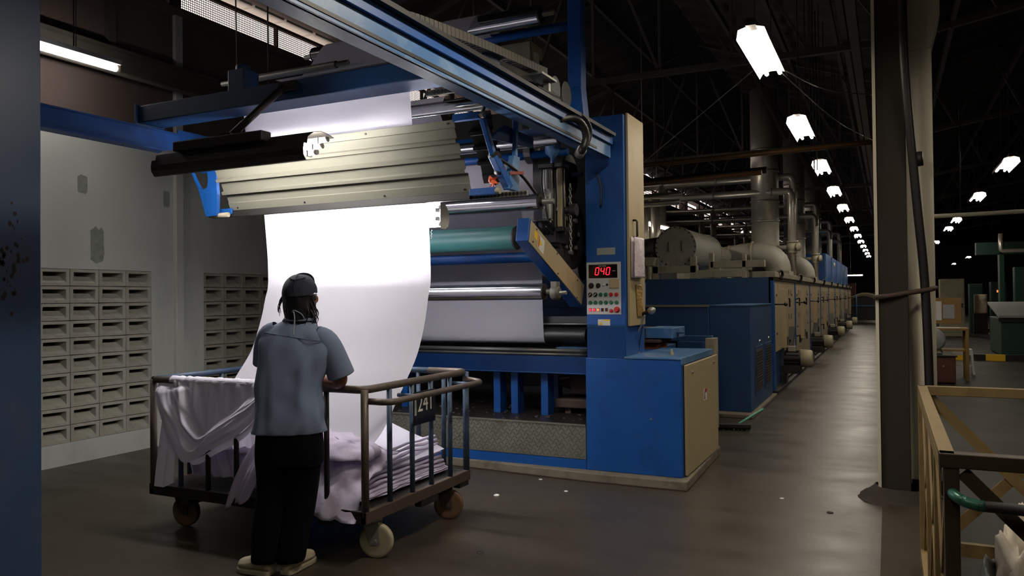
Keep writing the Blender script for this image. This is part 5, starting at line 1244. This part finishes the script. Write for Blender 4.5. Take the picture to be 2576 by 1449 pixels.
for k, y in enumerate((13.5, 18.6, 23.8, 28.8, 33.5)): motor(y, ['nearest cream fan motor at the foot of the oven', 'second fan motor along the oven foot', 'third fan motor along the oven foot', 'fourth fan motor, far along the oven', 'farthest fan motor by the end of the oven'][k])
# silver pipe pairs crossing above the oven, each with two drops and valves
def pipe_pair(y, label):
    t = thing('steam_pipe_pair', label, 'pipes', (-2.8, y, 1.86), 'pairs of silver pipes over the oven')
    for k, (z, dy, zb, xr) in enumerate(((4.02, .28, 2.62, -1.80), (3.68, 0, 1.86, -1.80))):
        r = .078
        g = G(); g.tube(bend([(-6.8, y + dy, z - .02), (xr, y + dy, z), (xr, y + dy, zb)], .12, 8), r, 16); build('jacketed_pipe', g, PIPE, t)
        g = G()
        for x in (-2.2, -3.4, -4.6): g.lathe((x, y + dy, z), (1, 0, 0), [(-.02, r), (-.02, r + .008), (.02, r + .008), (.02, r)], 16)
        g.lathe((xr, y + dy, zb + .0), (0, 0, 1), [(0, r), (0, r + .02), (.03, r + .02), (.03, r)], 16); build('joint_band', g, STEEL, t, kind='stuff')
    g = G(); c = (-1.80, y - .0, 2.50)
    g.lathe((c[0], c[1] - .0, 2.38), (0, 0, 1), [(0, .11), (.02, .11), (.02, .11), (.02, .09), (.06, .10), (.12, .12), (.18, .10), (.22, .09), (.22, .115), (.24, .115), (.24, .08)], 18)
    g.lathe((c[0], c[1], 2.50), (1, -.5, 0), [(0, .06), (.12, .06), (.14, .09), (.16, .09), (.16, .0)], 14); v = build('valve', g, CREAM_D, t)
    g = G(); g.cyl((-2.15, y, 2.49), (-1.8, y, 2.50), .05, 10); g.cyl((-2.4, y - .05, 2.62), (-2.4, y - .05, 2.40), .012, 6); build('valve_branch', g, DUCTM, t, kind='stuff')
    for x, lab in ((-4.9, 0), (-4.62, 1)):
        g = G(); g.cyl((x, y + .28 * lab, 1.85), (x, y + .28 * lab, 3.68 if lab == 0 else 4.02), .09, 14); build('rear_drop', g, PIPE, t)
for k, y in enumerate((17.15, 22.9, 28.7, 34.5)): pipe_pair(y, ['nearest pair of silver pipes bending down onto the oven', 'second pair of silver pipes over the oven', 'third pair of silver pipes, farther along the oven', 'farthest pair of silver pipes over the oven'][k])
# exhaust ducts
def flange(g, p, ax, r, n=18):
    g.lathe(p, ax, [(-.02, r), (-.02, r * 1.12), (.02, r * 1.12), (.02, r)], 26)
def exhaust(y, label, tank):
    t = thing('exhaust_duct', label, 'duct', (-2.3, y, 1.86), 'grey exhaust ducts on the oven roof')
    g = G(); g.tube(spline([(-3.1, y + .0, 2.34), (-2.75, y, 2.34), (-2.5, y, 2.34), (-2.24, y, 2.31), (-2.08, y, 2.20), (-2.02, y, 2.05), (-2.02, y, 1.80)], 20), [.185 + .065 * min(1, k / 7) for k in range(20)], 24); build('elbow', g, DUCTM, t)
    g = G(); flange(g, (-2.52, y, 2.34), (1, 0, 0), .25); flange(g, (-2.98, y, 2.34), (1, 0, 0), .19); build('flange', g, CREAM_D, t, kind='stuff')
    g = G()
    g.cyl((-2.36, y + .75, 1.86), (-2.36, y + .75, 3.08), .285, 26); build('stack_base', g, DUCTM, t)
    g = G(); g.cyl((-2.36, y + .75, 3.08), (-2.36, y + .75, 5.9), .285, 26); st = build('stack', g, PIPE, t)
    g = G()
    for z in (3.08, 3.5, 4.15, 4.6): flange(g, (-2.36, y + .75, z), (0, 0, 1), .27)
    build('stack_band', g, STEEL, st, kind='stuff')
    g = G()
    for x in (-3.3, -2.95, -2.6): g.box(x - .04, x + .04, y - .26, y - .18, 1.86, 2.16); g.box(x - .04, x + .04, y + .18, y + .26, 1.86, 2.16)
    g.box(-3.4, -2.5, y - .27, y - .17, 2.02, 2.14); g.box(-2.45, -1.75, y - .5, y + .3, 1.86, 1.98); build('support', g, CREAM_D, t)
    if tank:
        g = G(); g.tube([(-3.08, y, 2.34), (-3.25, y, 2.34), (-3.33, y - .2, 2.33)], [.17, .17, .17], 18); build('neck', g, DARK, t)
exhaust(16.6, 'nearest grey exhaust elbow with its stack rising to the roof', True)
exhaust(22.4, 'second exhaust elbow and stack, behind the first silver pipes', True)
exhaust(28.2, 'third exhaust elbow and stack, far along the oven', False)
tk = thing('heat_recovery_tank', 'big grey round tank lying on frames on the oven roof', 'tank', (-3.2, 13.8, 1.8))
g = G(); g.lathe((-3.17, 12.8, 2.315), (.02, 1, 0), [(.04, .335), (2.0, .325), (2.0, .325), (2.7, .20), (3.6, .19)], 40); build('shell', g, DUCTM, tk)
g = G(); g.lathe((-3.17, 12.77, 2.315), (0, 1, 0), [(0, 0), (0, .345), (0, .345), (.05, .345), (.05, .33)], 40); ec = build('end_plate', g, DUCTM, tk)
g = G()
for k in range(24): a = k * PI / 12; g.lathe((-3.17 + .325 * math.cos(a), 12.77, 2.315 + .325 * math.sin(a)), (0, -1, 0), [(0, .014), (.012, .014), (.012, 0)], 6)
build('flange_bolt', g, RUST, ec, kind='stuff')
for dx in (-.11, .11):
    g = G(); g.tube([(-3.17 + dx, 12.77, 2.41), (-3.17 + dx, 12.73, 2.40), (-3.17 + dx, 12.73, 2.26), (-3.17 + dx, 12.77, 2.25)], .008, 6); build('grab_handle', g, RUST, ec)
g = G(); flange(g, (-3.14, 14.8, 2.315), (0, 1, 0), .31); build('flange', g, CREAM_D, tk)
g = G(); g.box(-3.62, -2.80, 12.7, 12.8, 1.88, 2.0); g.box(-3.55, -3.45, 12.7, 12.8, 1.78, 2.15); g.box(-2.92, -2.82, 12.7, 12.8, 1.78, 2.15); g.box(-2.9, -2.1, 12.72, 12.8, 1.80, 1.92); g.box(-2.6, -1.75, 12.75, 12.85, 1.95, 2.06); g.box(-2.62, -2.55, 12.75, 12.85, 1.78, 2.2); g.box(-2.1, -2.04, 12.75, 12.85, 1.78, 2.16); g.box(-3.6, -2.8, 14.6, 14.7, 1.78, 2.05); build('support_frame', g, CREAM_D, tk, bev=.006, kind='stuff')
g = G(); g.tube([(-3.5, 12.9, 2.30), (-3.85, 12.95, 2.28), (-4.3, 12.95, 2.26)], [.2, .19, .18], 18); build('inlet_neck', g, DARK, tk)
sp = thing('valve_column', 'grey valve block on twin pipes left of the big tank', 'valve', (-3.8, 12.6, 1.8))
g = G(); g.cyl((-3.62, 12.45, 1.78), (-3.62, 12.45, 2.02), .05, 12); g.cyl((-3.53, 12.45, 1.78), (-3.53, 12.45, 2.02), .04, 12); g.prism([(-3.72, 12.4, 2.14), (-3.42, 12.4, 2.14), (-3.46, 12.4, 2.0), (-3.68, 12.4, 2.0)], (0, .15, 0)); build('block', g, CREAM_D, sp, bev=.005)
g = G(); g.cyl((-3.64, 12.5, 2.14), (-3.64, 12.5, 2.34), .04, 10); g.box(-3.75, -3.5, 12.45, 12.55, 2.14, 2.19); build('stem', g, DARK, sp)
g = G(); g.lathe((-3.72, 12.42, 2.24), (1, 0, 0), [(0, .02), (.02, .04), (.06, .04), (.06, 0)], 12); build('orange_cap', g, ORANGE, sp)
vp = thing('vertical_pipe_pair', 'two upright silver pipes beside the cream column door', 'pipes', (-3.8, 13.2, 1.8))
for x, r in ((-3.93, .10), (-3.70, .085)):
    g = G(); g.cyl((x, 13.5, 1.78), (x, 13.5, 3.22), r, 18); build('pipe', g, PIPE, vp)
# low cross pipes near the wall side
for k, (z, y) in enumerate(((3.13, 13.4), (2.98, 13.4))):
    t = thing('wall_side_pipe', ['upper', 'lower'][k] + ' silver pipe running to the wall above the big tank', 'pipe', (-5, y, z))
    g = G(); g.cyl((-6.8, y - .15 * k, z + .1), (-3.2, y - .15 * k, z + .14), .05, 12); build('pipe', g, PIPE, t)
# blue ventilator housings on the far oven roof
for k, y in enumerate((24.6, 27.4, 30.2, 33.0, 35.8)):
    t = thing('blue_roof_housing', ['nearest blue housing on the oven roof', 'second blue housing on the oven roof', 'third blue housing on the oven roof', 'fourth blue housing on the oven roof', 'farthest blue housing on the oven roof'][k], 'housing', (-2.1, y, 1.86), 'blue housings on the oven roof')
    g = G(); g.box(-2.6, -1.66, y, y + 2.6, 1.86, 2.72); build('casing', g, BLUE, t)
    g = G(); g.box(-1.68, -1.64, y - .02, y + .05, 1.86, 2.72); build('corner_strip', g, BLUE_W, t)
# roof pipes across the bay
for k, (u, z, m, lab) in enumerate(((0, 3.40, BROWNPIPE, 'brown yellow pipe crossing the gangway under the roof, the upper one'), (0, 3.19, BROWNPIPE, 'lower rusty pipe crossing under the roof'), (0, 3.30, DARK, 'dark cable tray pipe between the two brown roof pipes'))):
    t = thing('roof_cross_pipe', lab, 'pipe', (-3, 11, z)); y = 11 + .5 * k
    g = G(); g.cyl((-6.8, y, z - .05), (.0 if k == 0 else -1.6, y, z + .06), .035 if k < 2 else .05, 10); build('pipe', g, m, t)
    g = G()
    for x in (-5.5, -3.0, -.9): g.cyl((x, y, z), (x, y, 5.6), .008, 6)
    build('hanger', g, DARK, t, kind='stuff')
# ---- gangway lights
def lamp(x, y, z, label, group, L=1.28, hang=5.84):
    t = thing('trough_lamp', label, 'lamp', (x, y, z), group)
    g = G(); w0, w1, h = .03, .115, .075; P = [(-w1, -h), (-.095, -h * .25), (-w0, 0), (w0, 0), (.095, -h * .25), (w1, -h)]; vs = []
    for a, b in P: vs += [(x + a, y - L / 2 + (.05 if abs(a) > .1 else 0), z + b), (x + a, y + L / 2 - (.05 if abs(a) > .1 else 0), z + b)]
    g.add(vs, [(2 * i, 2 * i + 1, 2 * i + 3, 2 * i + 2) for i in range(5)]); build('reflector', g, REFL, t, thick=.003)
    for s in (-1, 1):
        g = G(); g.cyl((x + s * .055, y - L / 2 + .04, z - .035), (x + s * .055, y + L / 2 - .04, z - .035), .017, 10); build('lit_tube', g, TUBE, t)
    g = G(); g.box(x - .035, x + .035, y - L / 2 - .03, y - L / 2 + .10, z - .004, z + .05); g.box(x - .03, x + .03, y - L / 2, y + L / 2, z + .004, z + .045); build('gear_tray', g, DARK, t)
    g = G(); g.cyl((x, y - .45, z + .04), (x, y - .45, hang), .006, 6); g.cyl((x, y + .45, z + .04), (x, y + .45, hang), .006, 6); build('hanger', g, DARK, t)
    return t
ords = ['nearest', 'second', 'third', 'fourth', 'fifth', 'sixth', 'seventh', 'eighth', 'ninth', 'tenth', 'eleventh', 'twelfth', 'thirteenth']
l0 = lamp(-.88, AISLE_Y[0], 3.48, 'nearest glowing trough lamp hanging above the gangway', 'trough lamps above the gangway')
for k in range(1, 13): dup(l0, (-.88, AISLE_Y[k], 3.48), '%s trough lamp from the near end of the gangway row' % ords[k])
for k in range(6): dup(l0, (-.2 + .03 * k, 52 + 3.0 * k, 3.3), '%s of the dim trough lamps at the far end, beyond the long row' % ['first', 'second', 'third', 'fourth', 'fifth', 'sixth'][k])
l1h = lamp(1.62, 4.5, 3.46, 'trough lamp over the railing, outside the view', 'trough lamps in the right hall', hang=5.95)
l2h = lamp(3.85, 36.5, 3.46, 'trough lamp over the far hall machines', 'trough lamps in the right hall', hang=6.6)
for k in (-.2, 9.1): dup(l1h, (1.62, k, 3.46), 'trough lamp of the right hall row, %s the railing' % ('before' if k < 0 else 'beyond'))
for k in (3.4, .25): dup(l0, (-.88, k, 3.48), 'trough lamp of the gangway row %s the viewer' % ('ahead of and above' if k > 1 else 'straight above'))
for k, (x, y) in enumerate(HALL):
    o = dup(l1h if x < 3 else l2h, (x, y, 3.46), '%s trough lamp in the dark hall right of the column' % ['nearest', 'second', 'third', 'fourth', 'fifth', 'sixth', 'seventh', 'farthest'][k], rotz=0); o['group'] = 'trough lamps in the right hall'
for k, (u, v, Y) in enumerate(((1653, 570, 15), (1618, 560, 13.9), (2140, 693, 46))):
    p = at(u, v, Y=Y); t = thing('tube_lamp', ['slanting lit tube above the big tank, left of the pipes', 'lit tube beside the upright silver pipes', 'far lit tube across the end of the hall'][k], 'lamp', p)
    g = G(); d = V((.04, .7, 0)) if k < 2 else V((.6, 0, 0)); g.cyl(p - d, p + d, .025, 10); build('lit_tube', g, TUBE, t)
    g = G(); g.cyl(p - d + V((0, 0, .045)), p + d + V((0, 0, .045)), .03, 8); g.cyl(p + V((0, 0, .045)), V((p.x, p.y, 6.70 - abs(p.x + 3.35) * .3768)), .006, 6); build('batten', g, WHITE, t)
# wire stays from the lamp row
st = thing('stay_wires', 'thin sagging cables between the nearest trough lamp and the roof', 'cable', (-.9, 7.5, 3.3))
g = G(); g.tube(spline([(-.85, 7.1, 3.5), (-.5, 7.8, 3.42), (-.1, 8.6, 3.5)], 14), .006, 5); g.tube(spline([(-.85, 7.1, 3.48), (-.45, 8.4, 3.25), (-.12, 9.6, 3.22)], 14), .005, 5); g.tube([(-.9, 6.9, 3.52), (-2.6, 9.0, 3.1)], .004, 5); build('wire', g, STEEL, st)
# ================================================================== RIGHT SIDE: RAILING, RAGS, DESK, GREEN MACHINES
rl = thing('yellow_railing', 'worn yellow flat-bar railing with crossed braces around a pit, right foreground', 'railing', (.5, 3.8, 0))
X0, YA, YB = .135, 4.77, 2.80
YF = mat('yellow_bar_shaded', '332514', .6, .1, var=.3, dirt=.7, dcol='2c1c10', dscale=8)  # railing yellow, its shaded front side put into the colour
g = G(); g.box(X0, X0 + .045, YB - .02, YA + .02, .975, 1.0); build('side_top_bar', g, YELLOW, rl, bev=.003)
g = G(); g.box(X0, X0 + .008, YB, YA, .93, .975); build('side_web', g, YELLOW, rl)
g = G(); g.box(X0, 1.8, YA - .01, YA + .03, .95, 1.0); build('rear_top_bar', g, YELLOW, rl, bev=.003)
g = G(); g.box(X0, 1.4, YB - .025, YB + .03, .955, 1.0); build('front_top_bar', g, YF, rl, bev=.003)
g = G(); g.box(X0 + .012, X0 + .055, YB - .02, YB + .03, 0, .955); build('front_post', g, YF, rl, bev=.003)
g = G(); g.box(X0, X0 + .045, YA - .02, YA + .03, 0, .955); build('rear_post', g, YELLOW, rl, bev=.003)
for y in (4.1, 3.42):
    g = G(); g.box(X0 + .01, X0 + .035, y - .02, y + .02, 0, .94); build('side_post', g, YELLOW, rl, bev=.003)
for (ya, za), (yb, zb) in (((4.75, .93), (4.1, .12)), ((4.1, .93), (4.75, .12)), ((4.1, .93), (3.42, .12)), ((3.42, .93), (4.1, .12)), ((3.42, .93), (2.82, .12)), ((2.82, .93), (3.42, .12))):
    g = G(); g.bar((X0 + .02, ya, za), (X0 + .02, yb, zb), .03, .008, up=(1, 0, 0)); build('side_brace', g, YELLOW, rl)
g = G(); g.box(X0, X0 + .03, YB, YA, .08, .12); build('toe_bar', g, YELLOW, rl)
g = G(); g.bar((.19, YA + .01, .94), (.95, YA + .01, .12), .055, .012, up=(0, 1, 0)); build('rear_brace', g, YELLOW, rl)
g = G(); g.bar((.95, YA + .02, .94), (.19, YA + .02, .12), .055, .012, up=(0, 1, 0)); build('rear_brace', g, YELLOW, rl)
g = G(); g.box(X0, 1.8, YA - .01, YA + .03, .10, .17); build('rear_toe_bar', g, YELLOW, rl)
g = G(); g.bar((.20, YB, .94), (.72, YB, .40), .042, .012, up=(0, 1, 0)); build('front_brace', g, YF, rl)
gp = thing('green_pipe', 'chipped green pipe rail bent into the front post of the yellow railing', 'pipe', (.4, 2.74, .8))
pp = bend([(.165, 2.86, .885), (.175, 2.74, .875), (.22, 2.72, .86), (1.2, 2.72, .845)], .03); g = G(); g.tube(pp[:-1] + [V((.235, 2.72, .8595))], .0172, 12); build('chipped_bend', g, GREENPIPE, gp, 'bend with chipped green paint')
g = G(); g.tube([(.232, 2.72, .8596), (1.2, 2.72, .845)], .017, 12); build('pipe', g, DARK, gp)
rg = thing('rag_heap', 'heap of crumpled off-white rags behind the yellow railing', 'rags', (.75, 3.7, 0))
rq = random.Random(11)
def ragf(cx, cy, r, h, sd):
    def fn(u, v):
        a = 2 * PI * u; q = math.sin(v * PI / 2); p = V((math.cos(a), math.sin(a), 0)) * (r * q) + V((0, 0, h * math.cos(v * PI / 2) ** .8))
        k = 1 + .22 * (1 - 2 * abs(noise.noise(p * 9 + V((sd, 0, 0))))) + .15 * noise.noise(p * 20 + V((sd, 3, 0)))
        w = V((cx + p.x * k, cy + p.y * k, max(0, p.z * k))); return w
    return fn
for k, (x, y, r, h) in enumerate(((.46, 3.55, .11, .56), (.58, 3.50, .18, .70), (.43, 3.30, .08, .50), (.72, 3.75, .22, .74), (.56, 3.2, .13, .52))):
    g = G(); g.sheet(ragf(x, y, r, h, k * 7), 44, 20); build('rag', g, FABRIC_R if k % 2 else cloth('pale_rag_%d' % k, 'cfc4b4', .2, .4, 18), rg)
sk_ = thing('grey_sack', 'grey plastic sack lying at the foot of the railing', 'sack', (.33, 3.5, 0))
g = G(); g.sheet(ragf(.35, 3.55, .11, .38, 40), 40, 18); build('sack', g, mat('sack_grey', '4a4d47', .4, bump=.3, bscale=30), sk_)
bd = thing('cardboard_sheet', 'flat yellowish board lying on the pit floor behind the railing', 'board', (.45, 4.3, .0))
g = G(); g.box(.2, .8, 4.15, 4.6, .012, .03); build('board', g, YELLOW, bd)
sc = thing('paper_scrap', 'crumpled white scrap caught on the railing foot', 'scrap', (.14, 4.2, .1))
g = G(); g.sheet(ragf(.115, 4.2, .03, .05, 3), 14, 8); build('scrap', g, PAPER, sc); 
sc.location.z = 0.0
# desk area
dk = thing('ochre_desk', 'ochre writing desk with papers board behind the white column', 'desk', (1.0, 15.6, 0))
g = G(); g.box(.45, 1.22, 15.3, 15.9, .86, .90); build('desk_top', g, WOOD, dk, bev=.005)
g = G(); g.box(.45, 1.16, 15.88, 15.92, .96, 1.42); build('back_board', g, WOOD, dk, bev=.004)
for x in (.47, 1.17):
    for y in (15.33, 15.86): g = G(); g.box(x, x + .05, y - .025, y + .025, 0, .86); build('leg', g, WOOD, dk, bev=.003)
g = G(); g.box(.5, 1.18, 15.35, 15.85, .50, .53); build('shelf', g, WOOD, dk)
for k, (a, b) in enumerate(((.62, .86), (.86, 1.06))):
    p = thing('pinned_paper', ['larger white sheet pinned on the desk board', 'smaller greyish sheet pinned on the desk board'][k], 'paper', (a, 15.875, 1.1))
    g = G(); g.box(a + .01, b - .01, 15.872, 15.879, 1.02 + .03 * k, 1.36 - .06 * k); build('sheet', g, PAPER if k == 0 else mat('greyish_paper', '8f9096', .8), p)
p = thing('paper_sheets', 'two white sheets lying on the ochre desk', 'paper', (.9, 15.5, .9))
g = G(); g.box(.62, .85, 15.36, 15.68, .90, .906); build('sheet', g, PAPER, p); g = G(); g.box(.86, 1.10, 15.36, 15.68, .90, .905); build('sheet', g, PAPER, p)
fn_ = thing('desk_fan', 'grey round fan guard on the red-brown box under the desk', 'fan', (.7, 14.95, .55))
g = G(); g.lathe((.66, 14.95, .72), (.3, -1, .1), [(0, .10), (.0, .17), (.02, .19), (.06, .19), (.08, .15), (.10, .03)], 24); build('guard', g, GREYP, fn_)
g = G(); g.cyl((.66, 14.98, .50), (.66, 14.98, .66), .02, 8); g.box(.56, .80, 14.85, 15.05, .475, .495); g.bar((.72, 14.95, .66), (.80, 14.95, .50), .02); build('stand', g, DARK, fn_)
bx = thing('red_brown_cabinet', 'small dark red-brown wooden cabinet beside the white stool', 'cabinet', (.75, 14.9, 0))
g = G(); g.box(.45, .98, 14.7, 15.15, .02, .45); build('body', g, WOODR, bx, bev=.006); g = G(); g.box(.43, 1.0, 14.67, 15.17, .45, .475); build('top', g, DARK, bx, bev=.004)
g = G(); g.box(.47, .96, 14.685, 14.7, .05, .43); d_ = build('door', g, WOODR, bx); g = G(); g.cyl((.80, 14.66, .30), (.80, 14.69, .30), .015, 10); build('knob', g, STEEL, d_)
so = thing('white_stool', 'white plastic stool with splayed legs by the red-brown cabinet', 'stool', (1.25, 16.6, 0))
g = G(); g.box(1.05, 1.37, 16.45, 16.75, .44, .47); build('seat', g, WHITE, so, bev=.012)
for sx in (-1, 1):
    for sy in (-1, 1):
        g = G(); g.bar((1.21 + sx * .14, 16.6 + sy * .13, .44), (1.21 + sx * .175, 16.6 + sy * .165, 0), .04, .05); build('leg', g, WHITE, so, bev=.004)
g = G(); g.box(1.06, 1.36, 16.45, 16.48, .16, .19); g.box(1.06, 1.36, 16.45, 16.47, .36, .44); build('brace', g, WHITE, so)
# yellow and black kerbs
for k, (y, xa, xb) in enumerate(((20.0, .8, 4.5), (34.5, 1.4, 7.5))):
    t = thing('striped_kerb', ['nearer', 'farther'][k] + ' yellow and black striped kerb on the hall floor', 'kerb', ((xa + xb) / 2, y, 0))
    n = int((xb - xa) / .36)
    for i in range(n):
        g = G(); a = xa + (xb - xa) * i / n; g.box(a, a + (xb - xa) / n, y, y + .12, 0, .14); build('stripe', g, YELL if i % 2 else BLACK, t)
# green machines
gmx = thing('green_bin_machine', 'dark green machine body with a grey dusty top, right edge of the hall', 'machine', (3.1, 22, 0))
g = G(); g.box(2.35, 4.6, 21.3, 23.5, .03, .90); build('body', g, GREENM, gmx, bev=.02); g = G(); g.prism([(2.3, 21.2, .92), (4.6, 21.2, .92), (4.6, 23.5, 1.22), (2.3, 23.5, 1.22)], (0, 0, .05)); build('top', g, GREYP, gmx); g = G(); g.box(2.3, 4.6, 21.25, 21.3, .82, .92); build('rim', g, BLACK, gmx)
gt = thing('green_frame_machine', 'tall green machine frame with pale upright pipes behind the green bin', 'machine', (3.3, 25, 0))
for x, w_, z in ((2.75, .12, 2.7), (3.1, .3, 2.2), (3.75, .35, 2.6), (4.6, .5, 2.3)):
    g = G(); g.box(x, x + w_, 25, 25.4, 0, z); build('upright', g, GREENM, gt, bev=.01)
g = G(); g.box(2.2, 4.8, 25.0, 25.3, 2.55, 2.9); build('header', g, GREENM, gt, bev=.01)
g = G(); g.tube(bend([(2.75, 24.6, 3.1), (2.75, 24.6, 2.62), (3.55, 24.6, 2.62), (3.55, 24.6, 1.1)], .08), .06, 12); build('pipe', g, PIPE, gt)
g = G(); g.cyl((3.9, 24.6, 1.0), (3.9, 24.6, 2.9), .05, 10); build('pipe', g, PIPE, gt)
for k, (x, y, w_, d, z, m, lab) in enumerate(((1.62, 31, .75, .8, 2.0, CREAM_D, 'tall pale cabinet behind the ochre desk'), (3.35, 33, .5, .6, 1.9, GREENM, 'narrow green cabinet with a small orange lamp'), (2.75, 34, .45, .5, 1.85, GREENM, 'green cabinet left of the one with the orange lamp'), (5.1, 40, 2.0, 1.5, 2.0, GREENM, 'broad dark green machine far back in the hall'))):
    t = thing('hall_cabinet', lab, 'cabinet', (x + w_ / 2, y, 0)); g = G(); g.box(x, x + w_, y, y + d, 0, z); build('body', g, m, t, bev=.015)
    g = G(); g.box(x + .03, x + w_ - .03, y - .015, y, .15, z - .08); dd_ = build('door', g, m, t, bev=.004); g = G(); g.box(x + w_ - .1, x + w_ - .07, y - .04, y - .015, z * .5, z * .5 + .15); build('handle', g, DARK, dd_)
    if k == 1: g = G(); g.box(x + .18, x + .30, y - .03, y - .015, 1.52, 1.60); build('indicator', g, LEDO, t)
wb = thing('white_bundle', 'white cloth bundle between the green cabinets', 'bundle', (2.9, 33, .9))
g = G(); g.sheet(lambda u, v: V((2.82 + .4 * u, 33 + .1 * math.sin(u * 5), .75 + .7 * v)) + V((0, .05 * noise.noise(V((u * 4, v * 6, 0))), 0)), 12, 12); build('cloth', g, FABRIC_R, wb, thick=.02)
g = G(); g.box(2.8, 3.24, 33.0, 33.3, 0, .75); build('stand', g, DARK, wb)
xp = thing('hall_cross_pipe', 'pale pipe crossing the hall right of the column', 'pipe', (2, 12, 2.5))
g = G(); a, b = at(2352, 544, Y=12.5), at(2576, 532, Y=12.5); d = (b - a); g.cyl(a - d * .1, b + d * 1.5, .03, 10); build('pipe', g, CREAM_D, xp)
g = G()
for k in (.3, 1.4): q = a + d * k; g.cyl(q, q + V((0, 0, 3.0)), .008, 6)
build('hanger', g, DARK, xp, kind='stuff')
# far end of the gangway: covered cart, posts
fc = thing('covered_trolley', 'far dark trolley with an arched white cloth at the end of the gangway', 'trolley', (-1.2, 44, 0))
def arch(u, v): return V((-1.85 + 1.5 * u, 44 + .1 * v, 1.10 + .48 * math.sin(PI * (u * .75 + .12)) - .30 * v * (.35 + .65 * u)))
g = G(); g.sheet(arch, 20, 3); build('white_cloth', g, FABRIC_R, fc, thick=.02)
g = G(); g.prism([(-1.85 + 1.5 * k / 10, 44.15, 1.10 + .46 * math.sin(PI * (k / 10 * .75 + .12))) for k in range(11)] + [(-.35, 44.15, .15), (-1.85, 44.15, .15)], (0, 1.0, 0)); build('load', g, BLACK, fc)
g = G(); g.tube([(-1.5, 43.8, 0), (-1.5, 43.8, 1.5)], .03, 8); g.tube([(-1.9, 43.8, .9), (-.3, 43.8, .9)], .025, 8); build('frame', g, BLUE_W, fc)
for k, (x, y, w_, z, m) in enumerate(((-1.3, 58, 1.5, 1.6, DARK), (-3.3, 60, 1.2, 2.3, WOODR))):
    t = thing('far_machine', ['low dark machine at the far end of the hall', 'brown housing at the far end behind the oven'][k], 'machine', (x, y, 0)); g = G(); g.box(x, x + w_, y, y + 1, 0, z); build('body', g, m, t, bev=.02); g = G(); g.box(x + .1, x + w_ - .1, y - .05, y, .2, z * .6); build('hatch', g, CREAM_D, t)
# broom left on the plinth
bm = thing('push_broom', 'black push broom with a pale green handle lying by the plinth', 'broom', (-1.5, 8.9, 0))
g = G(); a = at(1805, 1070, Z=.05); b = at(1888, 1072, Z=.05); g.bar(a, b, .07, .05); build('head', g, BLACK, bm, bev=.008)
g = G()
for k in range(40): p = a.lerp(b, (k + .5) / 40); q = p + V((random.uniform(-.02, .02), random.uniform(-.03, .03), -.05)); g.bar(p + V((0, 0, -.02)), q, .012)
build('bristles', g, BLACK, bm, kind='stuff')
g = G(); g.cyl(at(1858, 1066, Z=.06), at(1919, 1029, Z=.17), .013, 10); build('handle', g, mat('green_broom_handle', '57a58c', .4, var=.08), bm)
# small litter on the floor
for k, (u, v, s) in enumerate(((1249, 1246, .02), (1360, 1206, .014), (1424, 1236, .014), (1208, 1391, .02), (2088, 1290, .02), (1967, 1254, .014))):
    p = at(u, v, Z=0); t = thing('floor_scrap', ['pale scrap on the floor right of the cart wheel', 'tiny pale scrap near the plinth', 'small white scrap below the plinth seam', 'dark crumb in the foreground right of the cart', 'dark twig-like scrap in the gangway', 'tiny pale scrap in the gangway'][k], 'scrap', p)
    g = G(); g.sheet(ragf(p.x, p.y, s, s * .35, k * 5), 12, 6); build('scrap', g, DARK if k in (3, 4) else PAPER, t)
# near blue post at the left edge of the view
pt = thing('blue_steel_post', 'near blue steel post with rust stains at the left edge', 'post', (-3.88, 2.12, 0))
POSTM = mat('blue_post_worn', '34496a', .38, var=.35, scale=1.5, dirt=.8, dcol='5a5262', dscale=1.1, stretch=(1, 1, .8))
g = G(); g.box(-4.05, -3.71, 1.85, 2.40, .02, 4.4); build('post_body', g, POSTM, pt, bev=.004)
g = G(); g.box(-4.15, -3.62, 1.75, 2.5, 0, .02); build('base_plate', g, POSTM, pt)
RS = mat('rust_patch', '2a1f1a', .85, var=.4, bump=.4)
g = G()
for k in range(46):
    x = 2.245 + random.gauss(0, .035); z = 1.69 + random.gauss(0, .11); s = random.uniform(.003, .013)
    if x + s > 2.39 or x - s < 1.87: continue
    g.add([(-3.7092, x + s * random.uniform(.5, 1.2) * math.cos(a), z + s * 1.5 * random.uniform(.5, 1.2) * math.sin(a)) for a in [i * PI / 4 for i in range(8)]], [tuple(range(8))])
build('rust_spot', g, RS, pt, kind='stuff')
